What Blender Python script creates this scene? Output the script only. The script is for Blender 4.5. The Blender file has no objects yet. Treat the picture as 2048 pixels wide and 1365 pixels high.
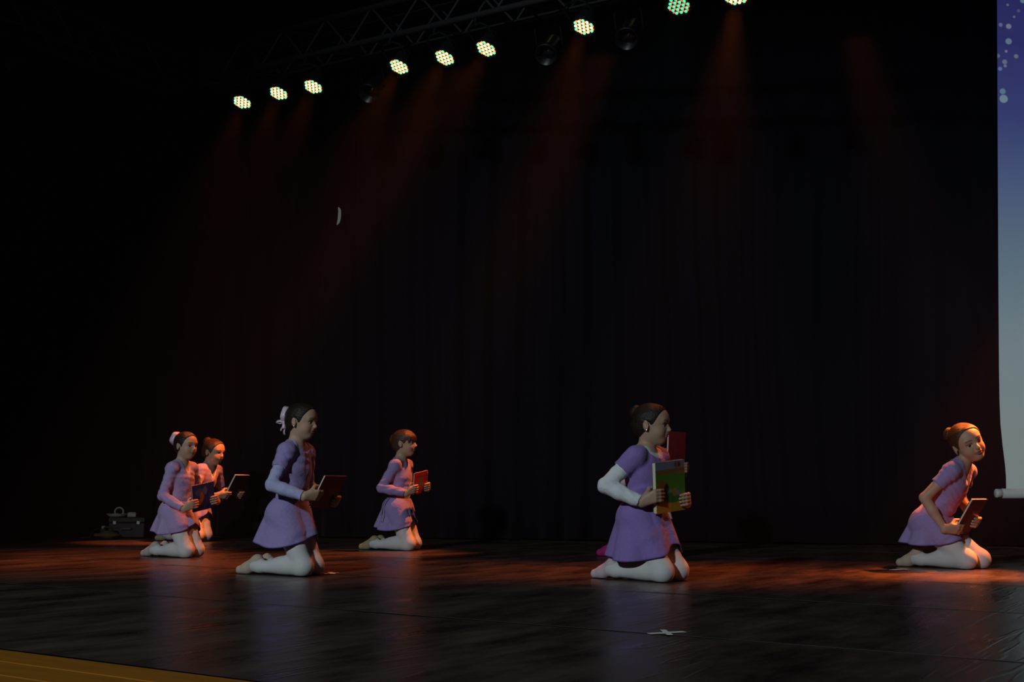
import bpy, bmesh, math, random
import numpy as np
from mathutils import Vector, Matrix

# ------------------------------------------------------------------ camera
SC = bpy.context.scene
COL = SC.collection
FPX = 2400.0                    # focal length in pixels of the 2048 x 1365 frame
CAM_H = 0.49                    # lens height above the stage floor
PITCH = math.atan((978.0 - 682.5) / FPX)
ROLL = 0.005
cam_data = bpy.data.cameras.new('camera')
cam_data.sensor_width = 36.0
cam_data.lens = FPX * 36.0 / 2048.0
cam_data.clip_start = 0.05
cam_data.clip_end = 100.0
cam = bpy.data.objects.new('camera', cam_data)
COL.objects.link(cam)
CAM_M = (Matrix.Translation((0, 0, CAM_H)) @ Matrix.Rotation(math.pi / 2 + PITCH, 4, 'X')
         @ Matrix.Rotation(ROLL, 4, 'Z'))
cam.matrix_world = CAM_M
SC.camera = cam

# ------------------------------------------------------------------ world, view, house light
world = bpy.data.worlds.new('dark_hall')
SC.world = world
world.use_nodes = True
world.node_tree.nodes['Background'].inputs[0].default_value = (0.35, 0.4, 1.0, 1)
world.node_tree.nodes['Background'].inputs[1].default_value = 0.0025
vs = SC.view_settings
vs.view_transform = 'Standard'
vs.look = 'None'
vs.exposure = 0.0
vs.gamma = 1.0
vs.use_curve_mapping = False
# short light paths are enough for this dark stage
SC.cycles.max_bounces = 4
SC.cycles.diffuse_bounces = 2
SC.cycles.glossy_bounces = 2
SC.cycles.volume_bounces = 0
SC.cycles.caustics_reflective = False
SC.cycles.adaptive_threshold = 0.04
SC.cycles.caustics_refractive = False


def spot(name, loc, aim, color, watts, size_deg, blend, radius, parent=None):
    ld = bpy.data.lights.new(name, 'SPOT')
    ld.color = color
    ld.energy = watts
    ld.spot_size = math.radians(size_deg)
    ld.spot_blend = blend
    ld.shadow_soft_size = radius
    o = bpy.data.objects.new(name, ld)
    COL.objects.link(o)
    d = Vector(aim) - Vector(loc)
    o.rotation_euler = d.to_track_quat('-Z', 'Y').to_euler()
    o.location = loc
    if parent is not None:
        o.parent = parent
        bpy.context.view_layer.update()
        o.matrix_parent_inverse = parent.matrix_world.inverted()
    return o


# cool front-of-house spotlight from the hall, high up on the left
spot('front_of_house_light', (-6.0, -4.5, 5.6), (-0.2, 7.2, 0.5), (0.78, 0.93, 1.0), 2500, 43, 0.75, 0.35)


def px_dir(x, y):
    v = Vector(((x - 1024.0) / FPX, -(y - 682.5) / FPX, -1.0))
    return (CAM_M.to_3x3() @ v).normalized()


def px_z(x, y, z):
    """world point seen at pixel (x, y) that lies at height z"""
    d = px_dir(x, y)
    t = (z - CAM_H) / d.z
    return Vector((0, 0, CAM_H)) + d * t


def px_y(x, y, depth):
    """world point seen at pixel (x, y) at distance depth along the hall"""
    d = px_dir(x, y)
    return Vector((0, 0, CAM_H)) + d * (depth / d.y)


# ------------------------------------------------------------------ materials
MATS = {}


def new_mat(name):
    m = bpy.data.materials.new(name)
    m.use_nodes = True
    nt = m.node_tree
    return m, nt, nt.nodes['Principled BSDF']


def mat(name, col, rough=0.6, metal=0.0, spec=0.5, noise=0.0, nscale=40.0, bump=0.0, bscale=60.0,
        sheen=0.0, emit=None, estr=0.0, stretch=None, sss=0.0):
    if name in MATS:
        return MATS[name]
    m, nt, b = new_mat(name)
    b.inputs['Base Color'].default_value = (*col, 1)
    b.inputs['Roughness'].default_value = rough
    b.inputs['Metallic'].default_value = metal
    b.inputs['Specular IOR Level'].default_value = spec
    if sheen:
        b.inputs['Sheen Weight'].default_value = sheen
    if sss:
        b.inputs['Subsurface Weight'].default_value = sss
        b.inputs['Subsurface Radius'].default_value = (0.02, 0.008, 0.004)
        b.inputs['Subsurface Scale'].default_value = 0.3
    if emit:
        b.inputs['Emission Color'].default_value = (*emit, 1)
        b.inputs['Emission Strength'].default_value = estr
    if noise or bump:
        tc = nt.nodes.new('ShaderNodeTexCoord')
        mp = nt.nodes.new('ShaderNodeMapping')
        nt.links.new(tc.outputs['Object'], mp.inputs[0])
        if stretch:
            mp.inputs['Scale'].default_value = stretch
    if noise:
        n = nt.nodes.new('ShaderNodeTexNoise')
        n.inputs['Scale'].default_value = nscale
        n.inputs['Detail'].default_value = 4
        nt.links.new(mp.outputs[0], n.inputs['Vector'])
        r = nt.nodes.new('ShaderNodeMapRange')
        r.inputs['To Min'].default_value = 1 - noise
        r.inputs['To Max'].default_value = 1 + noise
        nt.links.new(n.outputs['Fac'], r.inputs['Value'])
        mx = nt.nodes.new('ShaderNodeMix')
        mx.data_type = 'RGBA'
        mx.blend_type = 'MULTIPLY'
        mx.inputs[0].default_value = 1
        mx.inputs[6].default_value = (*col, 1)
        nt.links.new(r.outputs[0], mx.inputs[7])
        nt.links.new(mx.outputs[2], b.inputs['Base Color'])
    if bump:
        n2 = nt.nodes.new('ShaderNodeTexNoise')
        n2.inputs['Scale'].default_value = bscale
        n2.inputs['Detail'].default_value = 3
        nt.links.new(mp.outputs[0], n2.inputs['Vector'])
        bp = nt.nodes.new('ShaderNodeBump')
        bp.inputs['Strength'].default_value = bump
        bp.inputs['Distance'].default_value = 0.01
        nt.links.new(n2.outputs['Fac'], bp.inputs['Height'])
        nt.links.new(bp.outputs[0], b.inputs['Normal'])
    MATS[name] = m
    return m


def print_mat(name, axes, stops, shapes, rough=0.35, emit=0.0, spec=0.5, soft=0.004):
    """flat print: a vertical run of colours plus ellipses / boxes, in object coordinates.
    axes: (u axis, v axis) as indices; stops: [(v, colour)]; shapes: (kind, u, v, ru, rv, colour[, mix])"""
    m, nt, b = new_mat(name)
    L = nt.links
    tc = nt.nodes.new('ShaderNodeTexCoord')
    sep = nt.nodes.new('ShaderNodeSeparateXYZ')
    L.new(tc.outputs['Object'], sep.inputs[0])
    U, V = sep.outputs[axes[0]], sep.outputs[axes[1]]

    def mth(op, a, bb):
        n = nt.nodes.new('ShaderNodeMath')
        n.operation = op
        for i, s in enumerate((a, bb)):
            if isinstance(s, (int, float)):
                n.inputs[i].default_value = s
            else:
                L.new(s, n.inputs[i])
        return n.outputs[0]
    lo, hi = stops[0][0], stops[-1][0]
    mr = nt.nodes.new('ShaderNodeMapRange')
    mr.inputs['From Min'].default_value = lo
    mr.inputs['From Max'].default_value = hi
    L.new(V, mr.inputs['Value'])
    rp = nt.nodes.new('ShaderNodeValToRGB')
    el = rp.color_ramp.elements
    while len(el) < len(stops):
        el.new(0.5)
    for i, (v, c) in enumerate(stops):
        el[i].position = (v - lo) / (hi - lo)
        el[i].color = (*c, 1)
    L.new(mr.outputs[0], rp.inputs[0])
    cur = rp.outputs[0]
    for sh in shapes:
        kind, u0, v0, ru, rv, c = sh[:6]
        mixf = sh[6] if len(sh) > 6 else 1.0
        du = mth('ABSOLUTE', mth('DIVIDE', mth('SUBTRACT', U, u0), ru), 0)
        dv = mth('ABSOLUTE', mth('DIVIDE', mth('SUBTRACT', V, v0), rv), 0)
        if kind == 'e':
            d = mth('SQRT', mth('ADD', mth('MULTIPLY', du, du), mth('MULTIPLY', dv, dv)), 0)
        else:
            d = mth('MAXIMUM', du, dv)
        w = soft / min(ru, rv)
        st = nt.nodes.new('ShaderNodeMapRange')
        st.inputs['From Min'].default_value = 1 + w
        st.inputs['From Max'].default_value = 1 - w
        st.inputs['To Max'].default_value = mixf
        L.new(d, st.inputs['Value'])
        mx = nt.nodes.new('ShaderNodeMix')
        mx.data_type = 'RGBA'
        L.new(st.outputs[0], mx.inputs[0])
        L.new(cur, mx.inputs[6])
        mx.inputs[7].default_value = (*c, 1)
        cur = mx.outputs[2]
    b.inputs['Roughness'].default_value = rough
    b.inputs['Specular IOR Level'].default_value = spec
    if emit:
        b.inputs['Base Color'].default_value = (0.05, 0.05, 0.05, 1)
        L.new(cur, b.inputs['Emission Color'])
        b.inputs['Emission Strength'].default_value = emit
    else:
        L.new(cur, b.inputs['Base Color'])
    return m


# ------------------------------------------------------------------ object helpers
def link(name, me, m=None, parent=None, smooth=False):
    o = bpy.data.objects.new(name, me)
    COL.objects.link(o)
    if m is not None:
        me.materials.append(m)
    if parent is not None:
        o.parent = parent
    if smooth:
        me.polygons.foreach_set('use_smooth', [True] * len(me.polygons))
    return o


def thing(name, label, cat, loc=(0, 0, 0), rotz=0.0, group=None):
    o = bpy.data.objects.new(name, None)
    o.empty_display_size = 0.1
    COL.objects.link(o)
    o.location = loc
    o.rotation_euler = (0, 0, rotz)
    return tag(o, label, cat, group)


def tag(o, label, cat, group=None):
    o['label'] = label
    o['category'] = cat
    if group:
        o['group'] = group
    return o


def structure(o, label=None):
    o['kind'] = 'structure'
    if label:
        o['label'] = label
    return o


def pyd(name, v, f):
    me = bpy.data.meshes.new(name)
    me.from_pydata([tuple(p) for p in v], [], f)
    me.update()
    return me


def box_mesh(name, sx, sy, sz, bevel=0.0, c=(0, 0, 0), seg=2):
    bm = bmesh.new()
    bmesh.ops.create_cube(bm, size=1.0)
    bmesh.ops.scale(bm, vec=(sx, sy, sz), verts=bm.verts)
    if bevel:
        bmesh.ops.bevel(bm, geom=bm.edges[:], offset=bevel, segments=seg, affect='EDGES', profile=0.5)
    bmesh.ops.translate(bm, vec=c, verts=bm.verts)
    me = bpy.data.meshes.new(name)
    bm.to_mesh(me)
    bm.free()
    return me


def lathe_mesh(name, prof, n=24, close=False):
    """profile [(r, z)] turned about z"""
    v, f = [], []
    for r, z in prof:
        for i in range(n):
            a = 2 * math.pi * i / n
            v.append((r * math.cos(a), r * math.sin(a), z))
    m = len(prof)
    for j in range(m - 1 if not close else m):
        for i in range(n):
            a, b2 = j * n + i, j * n + (i + 1) % n
            k = ((j + 1) % m) * n
            f.append((a, b2, k + (i + 1) % n, k + i))
    if not close:
        if prof[0][0] > 1e-4:
            f.append(tuple(reversed(range(n))))
        if prof[-1][0] > 1e-4:
            f.append(tuple((m - 1) * n + i for i in range(n)))
    return pyd(name, v, f)


def tube_mesh(name, pts, r, n=10, r_end=None, flat=None):
    """a tube through pts; flat=(direction, factor) squashes the section"""
    pts = [Vector(p) for p in pts]
    v, f = [], []
    up = Vector((0.13, 0.21, 1)).normalized()
    for i, p in enumerate(pts):
        t = (pts[min(i + 1, len(pts) - 1)] - pts[max(i - 1, 0)]).normalized()
        a = t.cross(up)
        if a.length < 1e-3:
            a = t.cross(Vector((1, 0, 0)))
        a.normalize()
        b2 = t.cross(a).normalized()
        rr = r if r_end is None else r + (r_end - r) * i / (len(pts) - 1)
        for k in range(n):
            ang = 2 * math.pi * k / n
            q = a * math.cos(ang) * rr + b2 * math.sin(ang) * rr
            if flat:
                fd = Vector(flat[0]).normalized()
                q -= fd * q.dot(fd) * (1 - flat[1])
            v.append(p + q)
    for i in range(len(pts) - 1):
        for k in range(n):
            a, b2 = i * n + k, i * n + (k + 1) % n
            f.append((a, b2, b2 + n, a + n))
    f.append(tuple(reversed(range(n))))
    f.append(tuple((len(pts) - 1) * n + k for k in range(n)))
    return pyd(name, v, f)


# ------------------------------------------------------------------ the stage: floor
M_WOOD = mat('apron_wood', (0.29, 0.105, 0.006), 0.5, noise=0.35, nscale=6, stretch=(0.6, 9, 9))
M_VINYL = None


def vinyl_material():
    m, nt, b = new_mat('black_dance_vinyl')
    L = nt.links
    tc = nt.nodes.new('ShaderNodeTexCoord')
    b.inputs['Specular IOR Level'].default_value = 0.3
    # dull scuffs
    n = nt.nodes.new('ShaderNodeTexNoise')
    mp = nt.nodes.new('ShaderNodeMapping')
    mp.inputs['Scale'].default_value = (1.6, 0.45, 1)
    n.inputs['Scale'].default_value = 3.0
    n.inputs['Detail'].default_value = 6
    n.inputs['Roughness'].default_value = 0.65
    L.new(tc.outputs['Object'], mp.inputs[0])
    L.new(mp.outputs[0], n.inputs['Vector'])
    r = nt.nodes.new('ShaderNodeMapRange')
    r.inputs['From Min'].default_value = 0.3
    r.inputs['From Max'].default_value = 0.7
    r.inputs['To Min'].default_value = 0.22
    r.inputs['To Max'].default_value = 0.40
    L.new(n.outputs['Fac'], r.inputs['Value'])
    L.new(r.outputs[0], b.inputs['Roughness'])
    rp = nt.nodes.new('ShaderNodeValToRGB')
    rp.color_ramp.elements[0].position = 0.35
    rp.color_ramp.elements[0].color = (0.018, 0.0125, 0.0105, 1)
    rp.color_ramp.elements[1].position = 0.75
    rp.color_ramp.elements[1].color = (0.105, 0.070, 0.055, 1)
    L.new(n.outputs['Fac'], rp.inputs[0])
    L.new(rp.outputs[0], b.inputs['Base Color'])
    # creases that run across the roll, long soft ridges
    n2 = nt.nodes.new('ShaderNodeTexNoise')
    mp2 = nt.nodes.new('ShaderNodeMapping')
    mp2.inputs['Scale'].default_value = (5.5, 0.42, 1)
    mp2.inputs['Rotation'].default_value = (0, 0, 0.12)
    n2.inputs['Scale'].default_value = 1.6
    n2.inputs['Detail'].default_value = 2.5
    L.new(tc.outputs['Object'], mp2.inputs[0])
    L.new(mp2.outputs[0], n2.inputs['Vector'])
    bp = nt.nodes.new('ShaderNodeBump')
    bp.inputs['Strength'].default_value = 0.32
    bp.inputs['Distance'].default_value = 0.0025
    sb = nt.nodes.new('ShaderNodeMath')
    sb.operation = 'SUBTRACT'
    sb.inputs[1].default_value = 0.5
    L.new(n2.outputs['Fac'], sb.inputs[0])
    ab = nt.nodes.new('ShaderNodeMath')
    ab.operation = 'ABSOLUTE'
    L.new(sb.outputs[0], ab.inputs[0])
    rd = nt.nodes.new('ShaderNodeMapRange')
    rd.interpolation_type = 'SMOOTHSTEP'
    rd.inputs['From Min'].default_value = 0.035
    rd.inputs['From Max'].default_value = 0.0
    L.new(ab.outputs[0], rd.inputs['Value'])
    L.new(rd.outputs[0], bp.inputs['Height'])
    L.new(bp.outputs[0], b.inputs['Normal'])
    return m


M_VINYL = vinyl_material()
M_BLACK = mat('black_paint', (0.012, 0.012, 0.013), 0.6)
EDGE_A = px_z(0, 1297, 0)
EDGE_B = px_z(540, 1365, 0)
E1 = (EDGE_A - EDGE_B).normalized()              # along the stage front, to the left
E2 = Vector((-E1.y, E1.x, 0))
if E2.y < 0:
    E2 = -E2                                     # upstage
ANG = math.atan2(-E1.y, -E1.x)                   # the rolls' x axis points stage-right in the picture

base = structure(link('floor', box_mesh('floor', 34, 26, 0.2, c=(0, 0, -0.108)), M_BLACK),
                 'black stage deck under the dance floor')
base.location = (0, 7, 0)
STRIP_W = 1.5
e_org = EDGE_A + (EDGE_B - EDGE_A) * 0.5
for i in range(8):
    # each roll is a thin sheet with softly rippled surface
    nx, ny = 90, 10
    v, f = [], []
    rnd = random.Random(50 + i)
    ph = [rnd.uniform(0, 6.28) for _ in range(6)]
    for a in range(nx + 1):
        for c in range(ny + 1):
            x = -10 + 20.0 * a / nx
            y = 0.004 + (STRIP_W - 0.008) * c / ny
            z = 0.0004 * (math.sin(2.1 * x + ph[0] + 0.8 * y) + math.sin(5.3 * x + ph[1] - 1.2 * y)
                          + 0.6 * math.sin(9.1 * x + ph[2] + 2.0 * y)) - 0.0022
            v.append((x, y, z))
    for a in range(nx):
        for c in range(ny):
            k = a * (ny + 1) + c
            f.append((k, k + ny + 1, k + ny + 2, k + 1))
    o = link('vinyl_strip', pyd('vinyl_strip', v, f), M_VINYL, base, smooth=True)
    p = e_org + E2 * (STRIP_W * i) - Vector(base.location)
    o.location = p
    o.rotation_euler = (0, 0, ANG)
# seam tape between the rolls
M_SEAM = mat('seam_tape', (0.05, 0.042, 0.038), 0.3)
for i in range(1, 8):
    o = link('seam_tape', box_mesh('seam_tape', 20, 0.007, 0.0012), M_SEAM, base)
    o.location = e_org + E2 * (STRIP_W * i) - Vector(base.location) + Vector((0, 0, 0.0004))
    o.rotation_euler = (0, 0, ANG)
# wooden apron boards in front of the vinyl
plank = box_mesh('plank', 9, 0.148, 0.03, bevel=0.003, seg=1)
plank.materials.append(M_WOOD)
for i in range(9):
    o = link('plank', plank, None, base)
    o.location = e_org - E2 * (0.078 + 0.152 * i) + E1 * (0.6 * (i % 3)) - Vector(base.location) + Vector((0, 0, -0.018))
    o.rotation_euler = (0, 0, ANG)
# ------------------------------------------------------------------ curtains
M_CURT = mat('navy_velvet', (0.0042, 0.0036, 0.0088), 0.9, spec=0.1, sheen=0.02, noise=0.25, nscale=5, stretch=(3, 3, 0.5))
CUR_L = px_z(150, 1070, 0)
CUR_R = px_z(2048, 1094, 0)
CUR_D = (CUR_R - CUR_L).normalized()
CUR_N = Vector((CUR_D.y, -CUR_D.x, 0))
if CUR_N.y > 0:
    CUR_N = -CUR_N
TOP = 6.2


def curtain(name, label, a, b, nrm, seed, amp=0.055, hem=0.015, top=TOP, off=0.0):
    """pleated cloth hanging from a to b"""
    rnd = random.Random(seed)
    a, b = Vector(a), Vector(b)
    ln = (b - a).length
    d = (b - a).normalized()
    nx, nz = int(ln / 0.022), 14
    # irregular pleats: running phase
    per, ph = [], 0.0
    xs = [ln * i / nx for i in range(nx + 1)]
    phase = []
    w = rnd.uniform(0.22, 0.36)
    left = w
    for i in range(nx + 1):
        phase.append(ph)
        step = ln / nx
        ph += 2 * math.pi * step / w
        left -= step
        if left < 0:
            w = rnd.uniform(0.2, 0.46)
            left = w
    p2 = [rnd.uniform(0, 6.28) for _ in range(3)]
    v, f = [], []
    for j in range(nz + 1):
        t = j / nz
        z = hem + (top - hem) * t
        for i in range(nx + 1):
            x = xs[i]
            sh = 0.35 * math.sin(0.9 * z + p2[0] + 0.7 * x) * (1 - t)
            y = amp * (0.75 + 0.35 * math.sin(1.3 * x + p2[1])) * math.sin(phase[i] + sh)
            y += 0.35 * amp * math.sin(2.3 * phase[i] + 1.1 + sh * 2)
            y += 0.05 * math.sin(0.8 * x + p2[2])
            q = a + d * (x + 0.03 * math.sin(1.1 * z + 2 * x)) + nrm * (y + off)
            v.append((q.x, q.y, z))
    for j in range(nz):
        for i in range(nx):
            k = j * (nx + 1) + i
            f.append((k, k + 1, k + nx + 2, k + nx + 1))
    o = link(name, pyd(name, v, f), M_CURT, smooth=True)
    sol = o.modifiers.new('cloth', 'SOLIDIFY')
    sol.thickness = 0.004
    tag(o, label, 'curtain', 'dark pleated stage curtains')
    return o


def on_back(px):
    """point of the back curtain line below picture column px"""
    d = px_dir(px, 1080)
    d = Vector((d.x, d.y, 0))
    den = d.x * (-CUR_D.y) + d.y * CUR_D.x
    t = (CUR_L.x * (-CUR_D.y) + CUR_L.y * CUR_D.x) / den
    return d * t


b0, b1, b2, b3 = on_back(140), on_back(432), on_back(668), on_back(2048)
b3 = b3 + CUR_D * 2.6
curtain('stage_curtain', 'dark navy curtain panel hanging furthest left along the back', b0, b1 + CUR_D * 0.12, CUR_N, 3, off=-0.10)
curtain('stage_curtain', 'narrow dark navy curtain panel behind the girl with the pale bow', b1, b2 + CUR_D * 0.1, CUR_N, 5)
curtain('stage_curtain', 'very wide pleated navy curtain filling the back of the stage', b2, b3, CUR_N, 11, off=0.06)
side_a = px_z(150, 1070, 0) + Vector((-0.25, 0.15, 0))
side_b = px_z(0, 1086, 0) + Vector((-0.35, -4.5, 0))
curtain('wing_curtain', 'black side curtain closing the stage at the left edge', side_a, side_b, Vector((1, 0, 0)), 21, off=-0.05, top=4.15)
wall = structure(link('wall_back', box_mesh('wall_back', 22, 0.2, 7.2, c=(0, 0, 3.6)), M_BLACK), 'black wall behind the back curtain')
wall.location = (0, 13.6, 0)
wall = structure(link('wall_left', box_mesh('wall_left', 0.2, 20, 7.2, c=(0, 0, 3.6)), M_BLACK), 'black wall beyond the side curtain')
wall.location = (-7.6, 5, 0)
ceil = structure(link('ceiling', box_mesh('ceiling', 22, 16, 0.2, c=(0, 0, 0)), M_BLACK), 'black ceiling above the trusses')
ceil.location = (0, 8, 7.3)

# the small pale half-oval patch on the curtain
pt = px_y(677, 432, (b2.y) - 0.22)
v = [(0, 0, 0.088)]
n = 16
outline = [(-0.012, 0.09), (0.004, 0.085), (0.018, 0.065), (0.024, 0.03), (0.024, -0.02), (0.018, -0.06),
           (0.004, -0.085), (-0.012, -0.094), (-0.006, -0.04), (-0.006, 0.04)]
bm = bmesh.new()
vs_ = [bm.verts.new((x, 0, z)) for x, z in outline]
fc = bm.faces.new(vs_)
ex = bmesh.ops.extrude_face_region(bm, geom=[fc])
bmesh.ops.translate(bm, vec=(0, 0.004, 0), verts=[g for g in ex['geom'] if isinstance(g, bmesh.types.BMVert)])
bmesh.ops.recalc_face_normals(bm, faces=bm.faces)
me = bpy.data.meshes.new('curtain_patch')
bm.to_mesh(me)
bm.free()
o = tag(link('curtain_patch', me, mat('patch_cloth', (0.92, 0.86, 0.78), 0.8, noise=0.06)),
        'small pale half-oval patch high on the back curtain', 'patch')
o.location = pt
o.rotation_euler = (0, 0.05, 0.1)

# ------------------------------------------------------------------ trusses
M_ALU = mat('truss_aluminium', (0.075, 0.075, 0.078), 0.5, metal=0.6, noise=0.2, nscale=12)
LAMP_Z = 4.0
LAMP_PX = [(484, 205), (557, 187), (626, 174), (798, 134), (889, 116), (972, 98), (1167, 54), (1357, 12), (1472, -5)]
LAMPS = [px_z(x, y, LAMP_Z) for x, y in LAMP_PX]
ROW = (LAMPS[7] - LAMPS[0])
ROW.z = 0
ROW.normalize()
PERP = Vector((ROW.y, -ROW.x, 0))
if PERP.y > 0:
    PERP = -PERP                     # downstage
TR_Z, TR_H, TR_W = 4.25, 0.29, 0.29


def truss(label, a, d, ln, side, z=None):
    r = thing('lighting_truss', label, 'truss', (a.x, a.y, TR_Z if z is None else z), math.atan2(d.y, d.x), 'aluminium lighting trusses')
    ch = bpy.data.meshes.get('truss_chord_%d' % int(ln * 10))
    for (yy, zz) in ((-TR_W / 2, 0), (TR_W / 2, 0), (-TR_W / 2, TR_H), (TR_W / 2, TR_H)):
        o = link('chord', tube_mesh('chord', [(0, yy, zz), (ln, yy, zz)], 0.025, 12), M_ALU, r, smooth=True)
    pitch = 0.25
    br1 = tube_mesh('brace', [(0, 0, 0), (pitch, 0, TR_H)], 0.010, 8)
    br2 = tube_mesh('brace', [(0, 0, TR_H), (pitch, 0, 0)], 0.010, 8)
    br3 = tube_mesh('brace', [(0, -TR_W / 2, 0), (pitch, TR_W / 2, 0)], 0.010, 8)
    for m_ in (br1, br2, br3):
        m_.materials.append(M_ALU)
    k = int(ln / pitch)
    for i in range(k):
        for yy in (-TR_W / 2, TR_W / 2):
            o = link('brace', br1 if i % 2 else br2, None, r)
            o.location = (i * pitch, yy, 0)
        if i % 2 == 0:
            o = link('brace', br3, None, r)
            o.location = (i * pitch, 0, 0)
            o = link('brace', br3, None, r)
            o.location = (i * pitch, 0, TR_H)
    for xx in (0.0, ln):
        o = link('end_frame', box_mesh('end_frame', 0.05, TR_W + 0.05, TR_H + 0.05, bevel=0.006, c=(xx, 0, TR_H / 2)), M_ALU, r)
    return r


ROW_OFF = -PERP * 0.045
corner = px_z(392, 168, TR_Z) + ROW_OFF
line0 = LAMPS[0] - ROW * ((LAMPS[0] - corner).dot(ROW))
line0.z = 0
line0 = line0 + ROW_OFF
truss('long aluminium truss carrying the row of lit LED lamps', line0 + ROW * 0.1, ROW, 9.5, 1)
truss('dark aluminium side truss at upper left with no lit lamps', line0 + PERP * 0.1 - ROW * 0.3, PERP, 8.0, 1)

# ------------------------------------------------------------------ LED par lamps
M_HOUSE = mat('lamp_black', (0.008, 0.008, 0.009), 0.7, spec=0.2, noise=0.2)
M_LEDW = mat('led_green_white', (0.8, 0.9, 0.8), 0.3, emit=(0.70, 1.0, 0.62), estr=1.7)
M_LEDO = mat('led_amber', (0.9, 0.4, 0.1), 0.3, emit=(1.0, 0.24, 0.02), estr=1.8)
M_LEDG = mat('led_pale_green', (0.2, 0.8, 0.5), 0.3, emit=(0.22, 1.0, 0.55), estr=1.2)
M_LEDQ = mat('led_green', (0.2, 0.8, 0.5), 0.3, emit=(0.10, 0.85, 0.42), estr=1.0)
M_LEDR = mat('led_red', (0.9, 0.3, 0.2), 0.3, emit=(1.0, 0.12, 0.04), estr=1.0)
for m_ in (M_LEDW, M_LEDO, M_LEDG, M_LEDQ, M_LEDR):
    m_.cycles.emission_sampling = 'NONE'      # the beams are real spot lights; the lenses just glow
house_me = lathe_mesh('housing', [(0.0, -0.17), (0.05, -0.168), (0.062, -0.15), (0.072, -0.06), (0.098, -0.02), (0.100, 0.000),
                                  (0.092, 0.000), (0.090, -0.006), (0.0, -0.006)], 32)
house_me.materials.append(M_HOUSE)
bez_me = lathe_mesh('bezel', [(0.090, -0.004), (0.103, -0.004), (0.103, 0.004), (0.090, 0.004)], 32, close=True)
bez_me.materials.append(M_HOUSE)
led_me = lathe_mesh('led', [(0.0072, -0.004), (0.0070, 0.003), (0.004, 0.006), (0.0, 0.0065)], 10)
ledb_me = lathe_mesh('led', [(0.0115, -0.004), (0.0112, 0.003), (0.007, 0.0075), (0.0, 0.0085)], 12)
led_meshes = {}
for key, m_, src in (('w', M_LEDW, ledb_me), ('o', M_LEDO, led_me), ('g', M_LEDG, ledb_me), ('r', M_LEDR, led_me), ('q', M_LEDQ, ledb_me)):
    c = src.copy()
    c.materials.append(m_)
    led_meshes[key] = c
yoke_me = tube_mesh('yoke', [(-0.108, 0, -0.05), (-0.108, 0.06, -0.06), (-0.108, 0.15, -0.08), (-0.06, 0.185, -0.09), (0.06, 0.185, -0.09),
                             (0.108, 0.15, -0.08), (0.108, 0.06, -0.06), (0.108, 0, -0.05)], 0.008, 8)
yoke_me.materials.append(M_HOUSE)
clamp_me = tube_mesh('clamp', [(0, 0.18, -0.09), (0, 0.25, -0.11)], 0.014, 10)
clamp_me.materials.append(M_HOUSE)
LED_BIG, LED_SMALL = [], []
PITCH_LED = 0.0360
for qa in range(-2, 3):
    for qb in range(-2, 3):
        if abs(qa + qb) <= 2:
            x_, y_ = PITCH_LED * (qa + qb / 2), PITCH_LED * qb * 0.866
            LED_BIG.append((x_, y_))
            for dx_, dy_ in ((0.5, 0.289), (-0.5, 0.289)):
                xs_, ys_ = x_ + dx_ * PITCH_LED, y_ + dy_ * PITCH_LED
                if math.hypot(xs_, ys_) < 0.080 and all(math.hypot(xs_ - a_, ys_ - b_) > 0.004 for a_, b_ in LED_SMALL):
                    LED_SMALL.append((xs_, ys_))
ORANGE = (1.0, 0.20, 0.035)


def led_lamp(p, aim, label, watts, lit='w', size=34, color=ORANGE, name='led_par_lamp', chord=None):
    r = thing(name, label, 'stage lamp', p, 0, 'round LED par lamps on the truss')
    r.rotation_mode = 'QUATERNION'
    d = (Vector(aim) - Vector(p)).normalized()
    # local +z is the beam, local +y roughly up
    q = d.to_track_quat('Z', 'Y')
    r.rotation_quaternion = q
    link('housing', house_me, None, r, smooth=True)
    link('bezel', bez_me, None, r)
    link('yoke', yoke_me, None, r, smooth=True)
    for x, y in LED_BIG:
        far = math.hypot(x, y) > 0.07
        k = ('g' if far else 'w') if lit == 'w' else 'q'
        o = link('led', led_meshes[k], None, r)
        o.location = (x, y, 0.0)
    for x, y in LED_SMALL:
        o = link('led', led_meshes['o' if lit == 'w' else 'r'], None, r)
        o.location = (x, y, 0.0)
    # straight hanger up to the truss chord
    top_w = r.matrix_basis @ Vector((0, 0.185, -0.09))
    inv = r.matrix_basis.inverted()
    ca_, cd_ = chord or (line0 + ROW * 0.1 + PERP * (TR_W / 2), ROW)
    tz = TR_Z + (p[2] - LAMP_Z)
    ct = ca_ + cd_ * (top_w - ca_).dot(cd_)
    hg = tube_mesh('hanger', [inv @ top_w, inv @ Vector((ct.x, ct.y, tz - 0.01)), inv @ Vector((ct.x, ct.y, tz + 0.03))], 0.012, 8)
    link('hanger', hg, M_HOUSE, r, smooth=True)
    bpy.context.view_layer.update()
    if watts:
        s = spot('led_beam', Vector(p) + d * 0.05, Vector(p) + d * 3, color, watts, size, 1.0, 0.06, r)
    return r


ORD = ['furthest left of the lit LED lamps on the truss', 'second lit LED lamp from the left on the truss',
       'third lit LED lamp from the left on the truss', 'fourth lit LED lamp from the left, first of the middle trio',
       'fifth lit LED lamp from the left, centre of the middle trio', 'sixth lit LED lamp from the left, right of the middle trio',
       'lit amber LED lamp hanging alone right of the middle trio', 'dim green and red LED lamp near the top edge',
       'LED lamp cut by the top edge of the picture']
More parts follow.
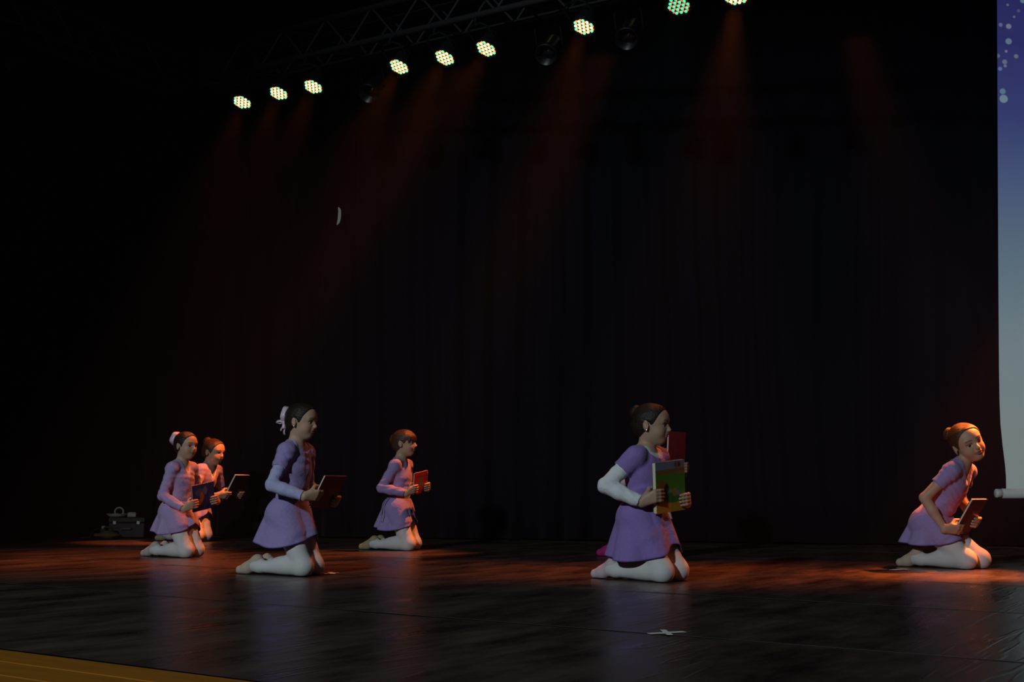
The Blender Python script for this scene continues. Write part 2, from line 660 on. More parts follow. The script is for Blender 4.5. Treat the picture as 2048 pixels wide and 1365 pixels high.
# where each lamp points on the stage floor, and its power
AIMS = [((-3.1, 8.9), 230), ((-2.9, 8.7), 230), ((-2.7, 8.5), 250), ((-2.4, 8.1), 420), ((-2.1, 7.9), 380), ((-1.8, 7.8), 300),
        ((-0.6, 7.5), 360), ((0.2, 6.6), 10), ((0.95, 7.3), 650)]
for i, p in enumerate(LAMPS):
    (ax_, ay_), wt = AIMS[i]
    led_lamp(p, Vector((ax_, ay_, 0)), ORD[i], wt, 'g' if i == 7 else 'w', size=36, color=(0.2, 1.0, 0.5) if i == 7 else ORANGE)
# added trusses, unseen at right and above, with extra lamps for side and top light
SIDE_X = 5.3
truss('added aluminium side truss out of sight to the right', Vector((SIDE_X, 9.6, 0)), Vector((0, -1, 0)), 2.6, 1)
truss('added high aluminium truss out of sight above the back of the stage', Vector((-0.8, 10.6, 0)), Vector((1, 0, 0)), 4.0, 1, z=5.75)
CH_S = (Vector((SIDE_X - TR_W / 2, 9.6, 0)), Vector((0, -1, 0)))
CH_T = (Vector((-0.8, 10.6 - TR_W / 2, 0)), Vector((1, 0, 0)))
for q, aim, wt, sz, ch, lab in ((Vector((0.3, 10.45, 5.5)), (-2.68, 10.75, 0.85), 5000, 11, CH_T, 'added LED lamp above the picture, on the high truss, left one'),
                                (Vector((1.3, 10.45, 5.5)), (-0.7, 9.4, 0.7), 2800, 15, CH_T, 'added LED lamp above the picture, in the middle of the high truss'),
                                (Vector((2.9, 10.45, 5.5)), (2.85, 7.5, 0.6), 1700, 13, CH_T, 'added LED lamp above the picture, at the right end of the high truss'),
                                (Vector((SIDE_X - 0.2, 8.75, LAMP_Z)), (2.95, 7.5, 0.65), 6000, 16, CH_S, 'added LED lamp beyond the right edge, upstage one on the side truss'),
                                (Vector((SIDE_X - 0.2, 8.1, LAMP_Z)), (1.9, 7.3, 0.0), 800, 32, CH_S, 'added LED lamp beyond the right edge, downstage one on the side truss')):
    led_lamp(q, Vector(aim), lab, wt, size=sz, chord=ch)

# dark unlit spotlights between them
M_CAN = mat('spot_can', (0.010, 0.009, 0.009), 0.35)
can_me = lathe_mesh('can', [(0.0, -0.2), (0.06, -0.19), (0.075, -0.14), (0.075, 0.04), (0.09, 0.06), (0.09, 0.11), (0.084, 0.11), (0.07, 0.03), (0.0, 0.02)], 28)
can_me.materials.append(M_CAN)
lens_me = lathe_mesh('lens', [(0.068, 0.03), (0.05, 0.045), (0.0, 0.055)], 24)
lens_me.materials.append(mat('lens_glass', (0.012, 0.010, 0.010), 0.12, spec=0.6))
for (x, y, lab) in ((745, 178, 'dark unlit spotlight left of the middle trio of lamps'),
                    (1098, 100, 'dark unlit spotlight between the middle trio and the lone amber lamp'),
                    (1258, 68, 'dark unlit spotlight left of the dim green lamp'),
                    (14, 122, 'dark unlit spotlight at the left picture edge')):
    p = px_z(x, y, LAMP_Z + 0.02)
    r = thing('unlit_spotlight', lab, 'stage lamp', p, 0, 'unlit spotlights')
    r.rotation_mode = 'QUATERNION'
    r.rotation_quaternion = (Vector((-0.3, -0.8, -0.75))).to_track_quat('Z', 'Y')
    link('can', can_me, None, r, smooth=True)
    link('lens', lens_me, None, r, smooth=True)
    link('yoke', yoke_me, None, r, smooth=True)
    inv = r.matrix_basis.inverted()
    tw = r.matrix_basis @ Vector((0, 0.185, -0.09))
    ca_, cd_ = (line0 + ROW * 0.1 + PERP * (TR_W / 2), ROW) if x > 200 else (line0 - ROW * (0.3 + TR_W / 2), PERP)
    ct = ca_ + cd_ * (tw - ca_).dot(cd_)
    link('hanger', tube_mesh('hanger', [inv @ tw, inv @ Vector((ct.x, ct.y, TR_Z - 0.01)), inv @ Vector((ct.x, ct.y, TR_Z + 0.03))], 0.011, 8), M_HOUSE, r, smooth=True)

# ------------------------------------------------------------------ hanging projection screen at the right
SD = 9.2
s_tl = px_y(1994, 0, SD)
s_b = px_y(2010, 976, SD)
x_at = lambda y: px_y({0: 1994}.get(y, 1994), y, SD).x
SCR_W = 3.2
prof = [(-60, 1993), (0, 1994), (200, 1995), (400, 1996), (600, 1997), (740, 1998), (800, 1999), (850, 2001), (890, 2005), (930, 2010), (955, 2012), (985, 2012.5)]
v, f = [], []
nX = 12
rows = []
for (y, x) in prof:
    P = px_y(x, y, SD)
    rows.append(P)
for j, P in enumerate(rows):
    bow = 0.0
    for i in range(nX + 1):
        u = i / nX
        zz = P.z
        edge = min(u, 1 - u)
        yy = 0.03 * math.sin(min(1.0, edge * 4) * 1.57) * max(0.0, 1 - (zz - 0.5) / 0.9)
        xr = s_tl.x + SCR_W + (s_tl.x - P.x)
        v.append((P.x + (xr - P.x) * u, yy, zz))
for j in range(len(rows) - 1):
    for i in range(nX):
        k = j * (nX + 1) + i
        f.append((k, k + 1, k + nX + 2, k + nX + 1))
zt, zb = rows[0].z, rows[-1].z
zy = lambda y: px_y(1994, y, SD).z
stops = [(zb, (0.150, 0.185, 0.182)), (zy(900), (0.150, 0.190, 0.190)), (zy(700), (0.135, 0.185, 0.205)), (zy(520), (0.085, 0.135, 0.180)),
         (zy(380), (0.055, 0.085, 0.170)), (zy(240), (0.030, 0.040, 0.145)), (zy(90), (0.022, 0.024, 0.115)), (zt, (0.020, 0.020, 0.100))]
spots = []
for (x, y, rx, c) in ((2001, 50, 4.0, (0.13, 0.12, 0.25)), (2017, 53, 5.5, (0.16, 0.17, 0.26)), (2017, 83, 6.5, (0.12, 0.17, 0.22)),
                      (2012, 103, 2.8, (0.16, 0.15, 0.28)), (1996, 112, 4, (0.10, 0.12, 0.20)), (2032, 113, 4.5, (0.13, 0.14, 0.17)),
                      (2009, 124, 5.0, (0.12, 0.14, 0.19)), (2010, 132, 3.2, (0.13, 0.16, 0.22)), (2000, 138, 4.2, (0.09, 0.15, 0.34)),
                      (2005, 183, 6.0, (0.10, 0.17, 0.26)), (2007, 198, 8.5, (0.14, 0.21, 0.27)), (2028, 34, 2.5, (0.13, 0.13, 0.2)),
                      (2015, 10, 2.5, (0.12, 0.14, 0.2)), (2045, 2, 5.0, (0.11, 0.17, 0.24)), (2037, 22, 3.5, (0.07, 0.07, 0.17))):
    P = px_y(x, y, SD)
    spots.append(('e', P.x, P.z, rx * SD / FPX, rx * SD / FPX, c, 0.85))
scr = thing('projection_screen', 'hanging projection screen showing a blue starry gradient at right edge', 'screen', (0, SD, 0))
sm = print_mat('projected_sky', (0, 2), stops, spots, rough=0.9, emit=1.0, spec=0.1, soft=0.004)
o = link('fabric', pyd('fabric', v, f), sm, scr, smooth=True)
sol = o.modifiers.new('cloth', 'SOLIDIFY')
sol.thickness = 0.003
rod_a = px_y(1990, 987.5, SD)
M_ROD = mat('screen_rod', (0.80, 0.80, 0.78), 0.45, noise=0.08, nscale=20)
rod_r = 9.6 * SD / FPX
rx1 = s_tl.x + SCR_W + 0.1
o = link('rod', tube_mesh('rod', [(rod_a.x + 0.05, 0, rod_a.z), (rx1, 0, rod_a.z)], rod_r, 24), M_ROD, scr, smooth=True)
cap_me = tube_mesh('rod_cap', [(0, 0, 0), (0.006, 0, 0), (0.012, 0, 0), (0.05, 0, 0)], rod_r * 0.94, 24)
for vv in cap_me.vertices:
    if vv.co.x < 0.003:
        vv.co.y *= 0.8
        vv.co.z *= 0.8
cap_me.materials.append(M_ROD)
o = link('rod_cap', cap_me, None, scr, smooth=True)
o.location = (rod_a.x + 0.002, 0, rod_a.z)
top_me = box_mesh('top_case', SCR_W + 0.3, 0.12, 0.14, bevel=0.02, c=(s_tl.x + SCR_W / 2, 0, rows[0].z + 0.05))
link('top_case', top_me, M_ROD, scr)

# ------------------------------------------------------------------ tape marks on the floor
M_TAPE = mat('white_tape', (0.72, 0.72, 0.68), 0.6, noise=0.1)


def tape_mark(label, strips, name='tape_mark'):
    c = px_z(*strips[0][0], 0)
    r = thing(name, label, 'tape', (c.x, c.y, 0), 0, 'white tape marks')
    for k, (mid, pa, pb, w) in enumerate(strips):
        a, b_ = px_z(*pa, 0) - c, px_z(*pb, 0) - c
        d = (b_ - a).normalized()
        nn = Vector((-d.y, d.x, 0)) * w / 2
        z0, z1 = 0.0012 + 0.0012 * k, 0.0022 + 0.0012 * k
        v = [a - nn, b_ - nn, b_ + nn, a + nn]
        vv = [(q.x, q.y, z0) for q in v] + [(q.x, q.y, z1) for q in v]
        ff = [(3, 2, 1, 0), (4, 5, 6, 7)] + [(i, (i + 1) % 4, (i + 1) % 4 + 4, i + 4) for i in range(4)]
        link('tape_strip', pyd('tape_strip', vv, ff), M_TAPE, r)
    return r


tape_mark('white tape cross on the open floor in the foreground', [((1333, 1267), (1299, 1269), (1368, 1265), 0.030), ((1333, 1267), (1326, 1262), (1340, 1272), 0.020)])
tape_mark('small white tape cross beside the knees of the girl with pale bow', [((662, 1147.5), (647, 1149), (677, 1146.5), 0.016), ((662, 1147.5), (659, 1146), (666, 1149), 0.03)])
tape_mark('short white tape mark at the toes of the leaning girl', [((1797, 1139.5), (1785, 1141), (1810, 1139), 0.05), ((1812, 1140), (1808, 1140.5), (1817, 1140), 0.03)])

# ------------------------------------------------------------------ stored gear at back left
gp = px_z(240, 1077, 0)
gs = gp.y / FPX
M_GREY = mat('case_black', (0.008, 0.008, 0.009), 0.6, noise=0.2)
M_PALE = mat('pale_plastic', (0.36, 0.35, 0.31), 0.5, noise=0.15)
M_METAL = mat('case_metal', (0.30, 0.30, 0.29), 0.4, metal=0.9)
r = thing('road_case', 'black road case standing against the back curtain at left', 'case', (gp.x + 0.05, gp.y + 0.1, 0), 0.12)
link('body', box_mesh('body', 0.34, 0.26, 0.14, bevel=0.01, c=(0, 0, 0.075)), M_GREY, r)
link('lid', box_mesh('lid', 0.345, 0.265, 0.05, bevel=0.01, c=(0, 0, 0.172)), M_GREY, r)
for xx in (-0.11, 0.11):
    link('latch', box_mesh('latch', 0.035, 0.012, 0.035, bevel=0.004, c=(xx, -0.136, 0.147)), M_METAL, r)
link('handle', tube_mesh('handle', [(-0.05, -0.13, 0.09), (-0.045, -0.155, 0.09), (0.045, -0.155, 0.09), (0.05, -0.13, 0.09)], 0.006, 8), M_METAL, r)
top = 0.198
t = thing('cable_tray', 'shallow pale tray lying on the road case', 'tray', (gp.x - 0.06, gp.y + 0.08, top), 0.1)
link('tray_dish', lathe_mesh('tray_dish', [(0.0, 0.004), (0.07, 0.004), (0.1, 0.03), (0.104, 0.03), (0.074, 0.0), (0.0, 0.0)], 24), M_PALE, t, smooth=True)
link('tray_rim', lathe_mesh('tray_rim', [(0.099, 0.028), (0.106, 0.028), (0.106, 0.033), (0.099, 0.033)], 24, close=True), M_PALE, t)
rl = link('tape_roll', lathe_mesh('tape_roll', [(0.032, -0.012), (0.046, -0.012), (0.046, 0.012), (0.032, 0.012)], 28, close=True), M_PALE, smooth=False)
tag(rl, 'pale roll of tape standing upright in the tray', 'tape')
rl.location = (gp.x - 0.045, gp.y + 0.08, top + 0.052)
rl.rotation_euler = (math.pi / 2, 0, 0.2)
t = thing('power_box', 'pale power box on top of the road case', 'box', (gp.x + 0.085, gp.y + 0.09, top), -0.05)
link('box_body', box_mesh('box_body', 0.085, 0.07, 0.04, bevel=0.006, c=(0, 0, 0.021)), M_PALE, t)
link('box_cover', box_mesh('box_cover', 0.075, 0.06, 0.006, bevel=0.002, c=(0, 0, 0.044)), M_PALE, t)
sb_pts = []
r = thing('sandbag', 'dull brown sandbag slumped in front of the road case', 'sandbag', (gp.x - 0.06, gp.y - 0.17, 0), 0.3)
bm = bmesh.new()
bmesh.ops.create_uvsphere(bm, u_segments=24, v_segments=14, radius=1.0)
for q in bm.verts:
    x, y, z = q.co
    q.co = (x * 0.13, y * 0.085, max(0.002, 0.034 + z * (0.046 + 0.02 * math.sin(4 * x + 1)) * (0.7 - 0.35 * x)))
me = bpy.data.meshes.new('bag')
bm.to_mesh(me)
bm.free()
link('bag', me, mat('bag_canvas', (0.10, 0.075, 0.035), 0.9, noise=0.3), r, smooth=True)
link('strap', tube_mesh('strap', [(-0.05, -0.03, 0.075), (-0.03, -0.01, 0.11), (0.03, 0.0, 0.105), (0.05, 0.0, 0.065)], 0.008, 8, flat=((0, 1, 0), 2.0)), mat('bag_strap', (0.05, 0.05, 0.05), 0.8), r, smooth=True)
r = thing('adapter_plug', 'small pale adapter plug with cable on floor left of road case', 'plug', (px_z(203, 1077, 0).x, gp.y + 0.02, 0), 0.2)
link('plug_body', box_mesh('plug_body', 0.035, 0.03, 0.03, bevel=0.005, c=(0, 0, 0.1)), M_PALE, r)
link('stand', box_mesh('stand', 0.05, 0.05, 0.085, bevel=0.006, c=(0, 0, 0.0425)), M_GREY, r)
link('cable', tube_mesh('cable', [(-0.012, -0.012, 0.092), (-0.05, -0.02, 0.088), (-0.09, -0.02, 0.07), (-0.12, -0.02, 0.004), (-0.2, -0.05, 0.004)], 0.004, 8), M_GREY, r, smooth=True)
# ------------------------------------------------------------------ figures: distance-field modelling
def V3(*a):
    return np.array(a, dtype=np.float64)


def nrm(v):
    return v / max(1e-9, np.linalg.norm(v))


def rot(axis, deg):
    a = math.radians(deg)
    c, s = math.cos(a), math.sin(a)
    if axis == 'x':
        return np.array([[1, 0, 0], [0, c, -s], [0, s, c]])
    if axis == 'y':
        return np.array([[c, 0, s], [0, 1, 0], [-s, 0, c]])
    return np.array([[c, -s, 0], [s, c, 0], [0, 0, 1]])


class Cone:                                     # tapered capsule, optionally cut by a plane
    def __init__(s, a, b, ra, rb, clip=None):
        s.a, s.b, s.ra, s.rb, s.clip = V3(*a), V3(*b), ra, rb, clip

    def bounds(s, e):
        m = max(s.ra, s.rb) + e
        return np.minimum(s.a, s.b) - m, np.maximum(s.a, s.b) + m

    def d(s, x, y, z, e=0.0):
        ab = s.b - s.a
        l2 = float(ab @ ab) + 1e-12
        px, py, pz = x - s.a[0], y - s.a[1], z - s.a[2]
        t = np.clip((px * ab[0] + py * ab[1] + pz * ab[2]) / l2, 0, 1)
        d = np.sqrt((px - t * ab[0]) ** 2 + (py - t * ab[1]) ** 2 + (pz - t * ab[2]) ** 2) - (s.ra + (s.rb - s.ra) * t) - e
        if s.clip is not None:
            c, n = s.clip
            d = np.maximum(d, (x - c[0]) * n[0] + (y - c[1]) * n[1] + (z - c[2]) * n[2])
        return d


class Ell:                                      # oriented ellipsoid; columns of R are its axes
    def __init__(s, c, r, R=np.eye(3), clip=None):
        s.c, s.r, s.R, s.clip = V3(*c), V3(*r), R, clip

    def bounds(s, e):
        ext = np.sqrt(((s.R * (s.r + e)) ** 2).sum(axis=1))
        return s.c - ext, s.c + ext

    def d(s, x, y, z, e=0.0):
        px, py, pz = x - s.c[0], y - s.c[1], z - s.c[2]
        R, r = s.R, s.r + e
        k0 = k1 = 0.0
        for i in range(3):
            q = px * R[0, i] + py * R[1, i] + pz * R[2, i]
            k0 = k0 + (q / r[i]) ** 2
            k1 = k1 + (q / r[i] ** 2) ** 2
        k0 = np.sqrt(k0)
        d = k0 * (k0 - 1) / np.sqrt(k1 + 1e-9)
        if s.clip is not None:
            c, n = s.clip
            d = np.maximum(d, (x - c[0]) * n[0] + (y - c[1]) * n[1] + (z - c[2]) * n[2])
        return d


def smin(a, b, k):
    h = np.maximum(k - np.abs(a - b), 0.0) / k
    return np.minimum(a, b) - h * h * k * 0.25


def smax(a, b, k):
    h = np.maximum(k - np.abs(a - b), 0.0) / k
    return np.maximum(a, b) + h * h * k * 0.25


def eval_points(ops, P, e=0.0):
    """ops: [(op, prim, k)] at arbitrary points"""
    x, y, z = P[:, 0], P[:, 1], P[:, 2]
    F = np.full(len(P), 0.2)
    for op, pr, k in ops:
        if op == 'u':
            F = smin(F, pr.d(x, y, z, e), k)
        elif op == 's':
            F = smax(F, -pr.d(x, y, z, 0), k)
    return F


def mesh_ops(name, ops, h, e=0.0, wrinkle=0.0, seed=0, floor=True):
    """polygonise the field with surface nets"""
    lo = np.full(3, 9.0)
    hi = np.full(3, -9.0)
    for op, pr, k in ops:
        if op == 'u':
            a, b = pr.bounds(e)
            lo, hi = np.minimum(lo, a), np.maximum(hi, b)
    lo = lo - 0.012
    hi = hi + 0.012
    n = np.ceil((hi - lo) / h).astype(int) + 1
    ax = [(lo[i] + h * np.arange(n[i])).astype(np.float32) for i in range(3)]
    F = np.full(n, 0.06, dtype=np.float32)
    for op, pr, k in ops:
        m = 0.014 + k
        a, b = pr.bounds(e if op == 'u' else 0.0)
        i0 = np.maximum(((a - m - lo) / h).astype(int), 0)
        i1 = np.minimum(((b + m - lo) / h).astype(int) + 2, n)
        if (i1 <= i0).any():
            continue
        sl = tuple(slice(i0[i], i1[i]) for i in range(3))
        x = ax[0][sl[0]][:, None, None]
        y = ax[1][sl[1]][None, :, None]
        z = ax[2][sl[2]][None, None, :]
        if op == 'u':
            F[sl] = smin(F[sl], pr.d(x, y, z, e).astype(np.float32), k)
        else:
            F[sl] = smax(F[sl], -pr.d(x, y, z, 0.0).astype(np.float32), k)
    if wrinkle:
        x = ax[0][:, None, None]
        y = ax[1][None, :, None]
        z = ax[2][None, None, :]
        F += wrinkle * (np.sin(78 * z + 34 * x + 9 * np.sin(11 * x + seed) + 7 * np.sin(13 * y + 5 * z))
                        * np.sin(19 * x + 23 * y + 3 * seed + 14 * z)
                        + 0.8 * np.sin(40 * z - 55 * x + 6 * np.sin(17 * z + seed) + 20 * y) * np.sin(21 * z + 9 * x + seed)).astype(np.float32)
    if floor:
        F = np.maximum(F, (0.0008 - ax[2])[None, None, :])
    S = F < 0
    cnt = np.zeros(n - 1, dtype=np.int8)
    for dx in (0, 1):
        for dy in (0, 1):
            for dz in (0, 1):
                cnt += S[dx:n[0] - 1 + dx, dy:n[1] - 1 + dy, dz:n[2] - 1 + dz]
    act = (cnt > 0) & (cnt < 8)
    idx = np.argwhere(act)
    vid = np.full(n - 1, -1, dtype=np.int32)
    vid[act] = np.arange(len(idx), dtype=np.int32)
    pos = np.zeros((len(idx), 3))
    num = np.zeros(len(idx))
    corners = [(a, b, c) for a in (0, 1) for b in (0, 1) for c in (0, 1)]
    for a in corners:
        for i in range(3):
            if a[i] == 0:
                b = list(a)
                b[i] = 1
                va = F[idx[:, 0] + a[0], idx[:, 1] + a[1], idx[:, 2] + a[2]]
                vb = F[idx[:, 0] + b[0], idx[:, 1] + b[1], idx[:, 2] + b[2]]
                m = (va < 0) != (vb < 0)
                t = np.where(m, va / np.where(m, va - vb, 1), 0)
                p = np.zeros((len(idx), 3))
                p[:, 0], p[:, 1], p[:, 2] = a
                p[:, i] = t
                pos[m] += p[m]
                num[m] += 1
    verts = (idx + pos / num[:, None]) * h + lo
    quads = []
    for i in range(3):
        o1, o2 = (i + 1) % 3, (i + 2) % 3
        sA = [slice(None)] * 3
        sB = [slice(None)] * 3
        sA[i], sB[i] = slice(0, -1), slice(1, None)
        ch = S[tuple(sA)] != S[tuple(sB)]
        e_ = np.argwhere(ch)
        ok = (e_[:, o1] > 0) & (e_[:, o2] > 0) & (e_[:, o1] < n[o1] - 1) & (e_[:, o2] < n[o2] - 1)
        e_ = e_[ok]
        q = []
        for d1, d2 in ((-1, -1), (0, -1), (0, 0), (-1, 0)):
            c = e_.copy()
            c[:, o1] += d1
            c[:, o2] += d2
            q.append(vid[c[:, 0], c[:, 1], c[:, 2]])
        q = np.stack(q, axis=1)
        inside = S[e_[:, 0], e_[:, 1], e_[:, 2]]
        q = np.where(inside[:, None], q, q[:, ::-1])
        quads.append(q)
    quads = np.concatenate(quads)
    return np_mesh(name, verts, quads), verts


def np_mesh(name, verts, quads):
    me = bpy.data.meshes.new(name)
    me.vertices.add(len(verts))
    me.vertices.foreach_set('co', np.asarray(verts, dtype=np.float32).ravel())
    me.loops.add(quads.size)
    me.loops.foreach_set('vertex_index', quads.astype(np.int32).ravel())
    me.polygons.add(len(quads))
    me.polygons.foreach_set('loop_start', (np.arange(len(quads)) * quads.shape[1]).astype(np.int32))
    me.polygons.foreach_set('loop_total', np.full(len(quads), quads.shape[1], dtype=np.int32))
    me.polygons.foreach_set('use_smooth', np.ones(len(quads), dtype=bool))
    me.update(calc_edges=True)
    me.validate()
    return me


# ------------------------------------------------------------------ figure materials
def skin_mat():
    m, nt, b = new_mat('skin')
    at = nt.nodes.new('ShaderNodeAttribute')
    at.attribute_name = 'tint'
    nt.links.new(at.outputs['Color'], b.inputs['Base Color'])
    b.inputs['Roughness'].default_value = 0.5
    b.inputs['Specular IOR Level'].default_value = 0.35
    return m


M_SKIN = skin_mat()
M_HAIR = mat('dark_brown_hair', (0.016, 0.010, 0.007), 0.5, spec=0.3, noise=0.3, nscale=30, bump=0.5, bscale=40, stretch=(1, 6, 3))
M_HAIR2 = mat('chestnut_hair', (0.055, 0.024, 0.012), 0.45, spec=0.4, noise=0.3, nscale=30, bump=0.5, bscale=40, stretch=(1, 6, 3))
M_LAV = mat('lavender_jersey', (0.33, 0.255, 0.52), 0.85, spec=0.2, sheen=0.15, noise=0.1, nscale=90, bump=0.35, bscale=45)
M_LAVP = mat('pale_lavender_jersey', (0.40, 0.30, 0.54), 0.85, spec=0.2, sheen=0.15, noise=0.1, nscale=90, bump=0.35, bscale=45)
M_PURP = mat('purple_jersey', (0.27, 0.175, 0.47), 0.85, spec=0.2, sheen=0.15, noise=0.1, nscale=90, bump=0.35, bscale=45)
M_LIGHT = mat('pale_blue_sleeve', (0.42, 0.42, 0.66), 0.85, spec=0.2, noise=0.08, nscale=90, bump=0.4, bscale=40)
M_WHITE = mat('white_undershirt', (0.72, 0.74, 0.76), 0.85, spec=0.2, noise=0.06, nscale=90, bump=0.4, bscale=40)
M_PINKW = mat('pale_pink_trim', (0.70, 0.58, 0.64), 0.85, spec=0.2, noise=0.06, nscale=90)
M_TIGHT = mat('white_tights', (0.64, 0.62, 0.61), 0.75, spec=0.25, sheen=0.1, noise=0.05, nscale=120)
M_SHOE_B = mat('beige_slipper', (0.50, 0.40, 0.30), 0.7, noise=0.12, nscale=40)
M_SHOE_G = mat('pale_grey_slipper', (0.44, 0.40, 0.38), 0.7, noise=0.12, nscale=40)
M_SHOE_O = mat('olive_beige_slipper', (0.36, 0.30, 0.16), 0.7, noise=0.12, nscale=40)
M_SHOE_P = mat('pale_pink_slipper', (0.60, 0.45, 0.50), 0.7, noise=0.12, nscale=40)
M_SHOE_M = mat('magenta_slipper', (0.42, 0.02, 0.16), 0.6, noise=0.12, nscale=40)
M_PIPE = mat('dark_lilac_piping', (0.16, 0.10, 0.33), 0.8, spec=0.2)
M_RIB = mat('pink_satin', (0.70, 0.52, 0.62), 0.35, spec=0.5, noise=0.06)
M_EYEW = mat('eye_white', (0.62, 0.58, 0.54), 0.25)
M_IRIS = mat('dark_iris', (0.018, 0.010, 0.007), 0.12)
M_STUD = mat('silver_stud', (0.8, 0.8, 0.8), 0.15, metal=1.0)


def ik(S, W, l1, l2, hint):
    dvec = W - S
    d = np.linalg.norm(dvec)
    if d > (l1 + l2) * 0.985:
        k = d / ((l1 + l2) * 0.985)
        l1, l2 = l1 * k, l2 * k
    u = dvec / d
    a = (l1 * l1 - l2 * l2 + d * d) / (2 * d)
    hgt = math.sqrt(max(1e-8, l1 * l1 - a * a))
    p = hint - u * float(hint @ u)
    return S + u * a + nrm(p) * hgt


def hand_ops(bc, bu, bv, bn, w, t, side, v0, sc=1.0):
    """a hand closed on the side edge of a book: fingers on the outer cover, thumb on the inner one"""
    out = bu * side
    e = bc + out * (w / 2) + bv * v0
    pt = lambda o, v, n_: e + out * o * sc + bv * v * sc + bn * n_
    wrist = pt(0.060, -0.030, -t / 2 - 0.020)
    ops = []
    th = t / 2
    lens = (0.030, 0.037, 0.034, 0.026)
    for i in range(4):
        vv = 0.026 - 0.0175 * i
        knuckle = pt(0.016, vv * 0.95, th + 0.009 + 0.002 * (1.5 - abs(i - 1.5)))
        midj = pt(-0.010, vv, th + 0.0175)
        dist = pt(-0.010 - lens[i] * 0.55, vv - 0.001, th + 0.0125)
        tip = pt(-0.012 - lens[i], vv - 0.002, th + 0.0075)
        ops.append(('u', Cone(wrist + bv * (0.012 - 0.008 * i) * sc, knuckle, 0.0165 * sc, 0.0098 * sc), 0.010))
        ops.append(('u', Cone(knuckle, midj, 0.0092 * sc, 0.0082 * sc), 0.004))
        ops.append(('u', Cone(midj, dist, 0.0082 * sc, 0.0074 * sc), 0.003))
        ops.append(('u', Cone(dist, tip, 0.0074 * sc, 0.0066 * sc), 0.003))
    tb = pt(0.036, 0.008, -th - 0.006)
    tm = pt(0.008, 0.034, -th - 0.016)
    tt = pt(-0.022, 0.040, -th - 0.0095)
    ops.append(('u', Cone(wrist, tb, 0.016 * sc, 0.0135 * sc), 0.010))
    ops.append(('u', Cone(tb, tm, 0.0135 * sc, 0.0105 * sc), 0.006))
    ops.append(('u', Cone(tm, tt, 0.0100 * sc, 0.0080 * sc), 0.003))
    return ops, wrist


def strip_mesh(name, pts, dirs, width, thick=0.0015):
    """ribbon through pts, widened along dirs"""
    v, f = [], []
    for p, d in zip(pts, dirs):
        d = nrm(np.array(d))
        v.append(p - d * width / 2)
        v.append(p + d * width / 2)
    for i in range(len(pts) - 1):
        f.append((2 * i, 2 * i + 1, 2 * i + 3, 2 * i + 2))
    return pyd(name, v, f)


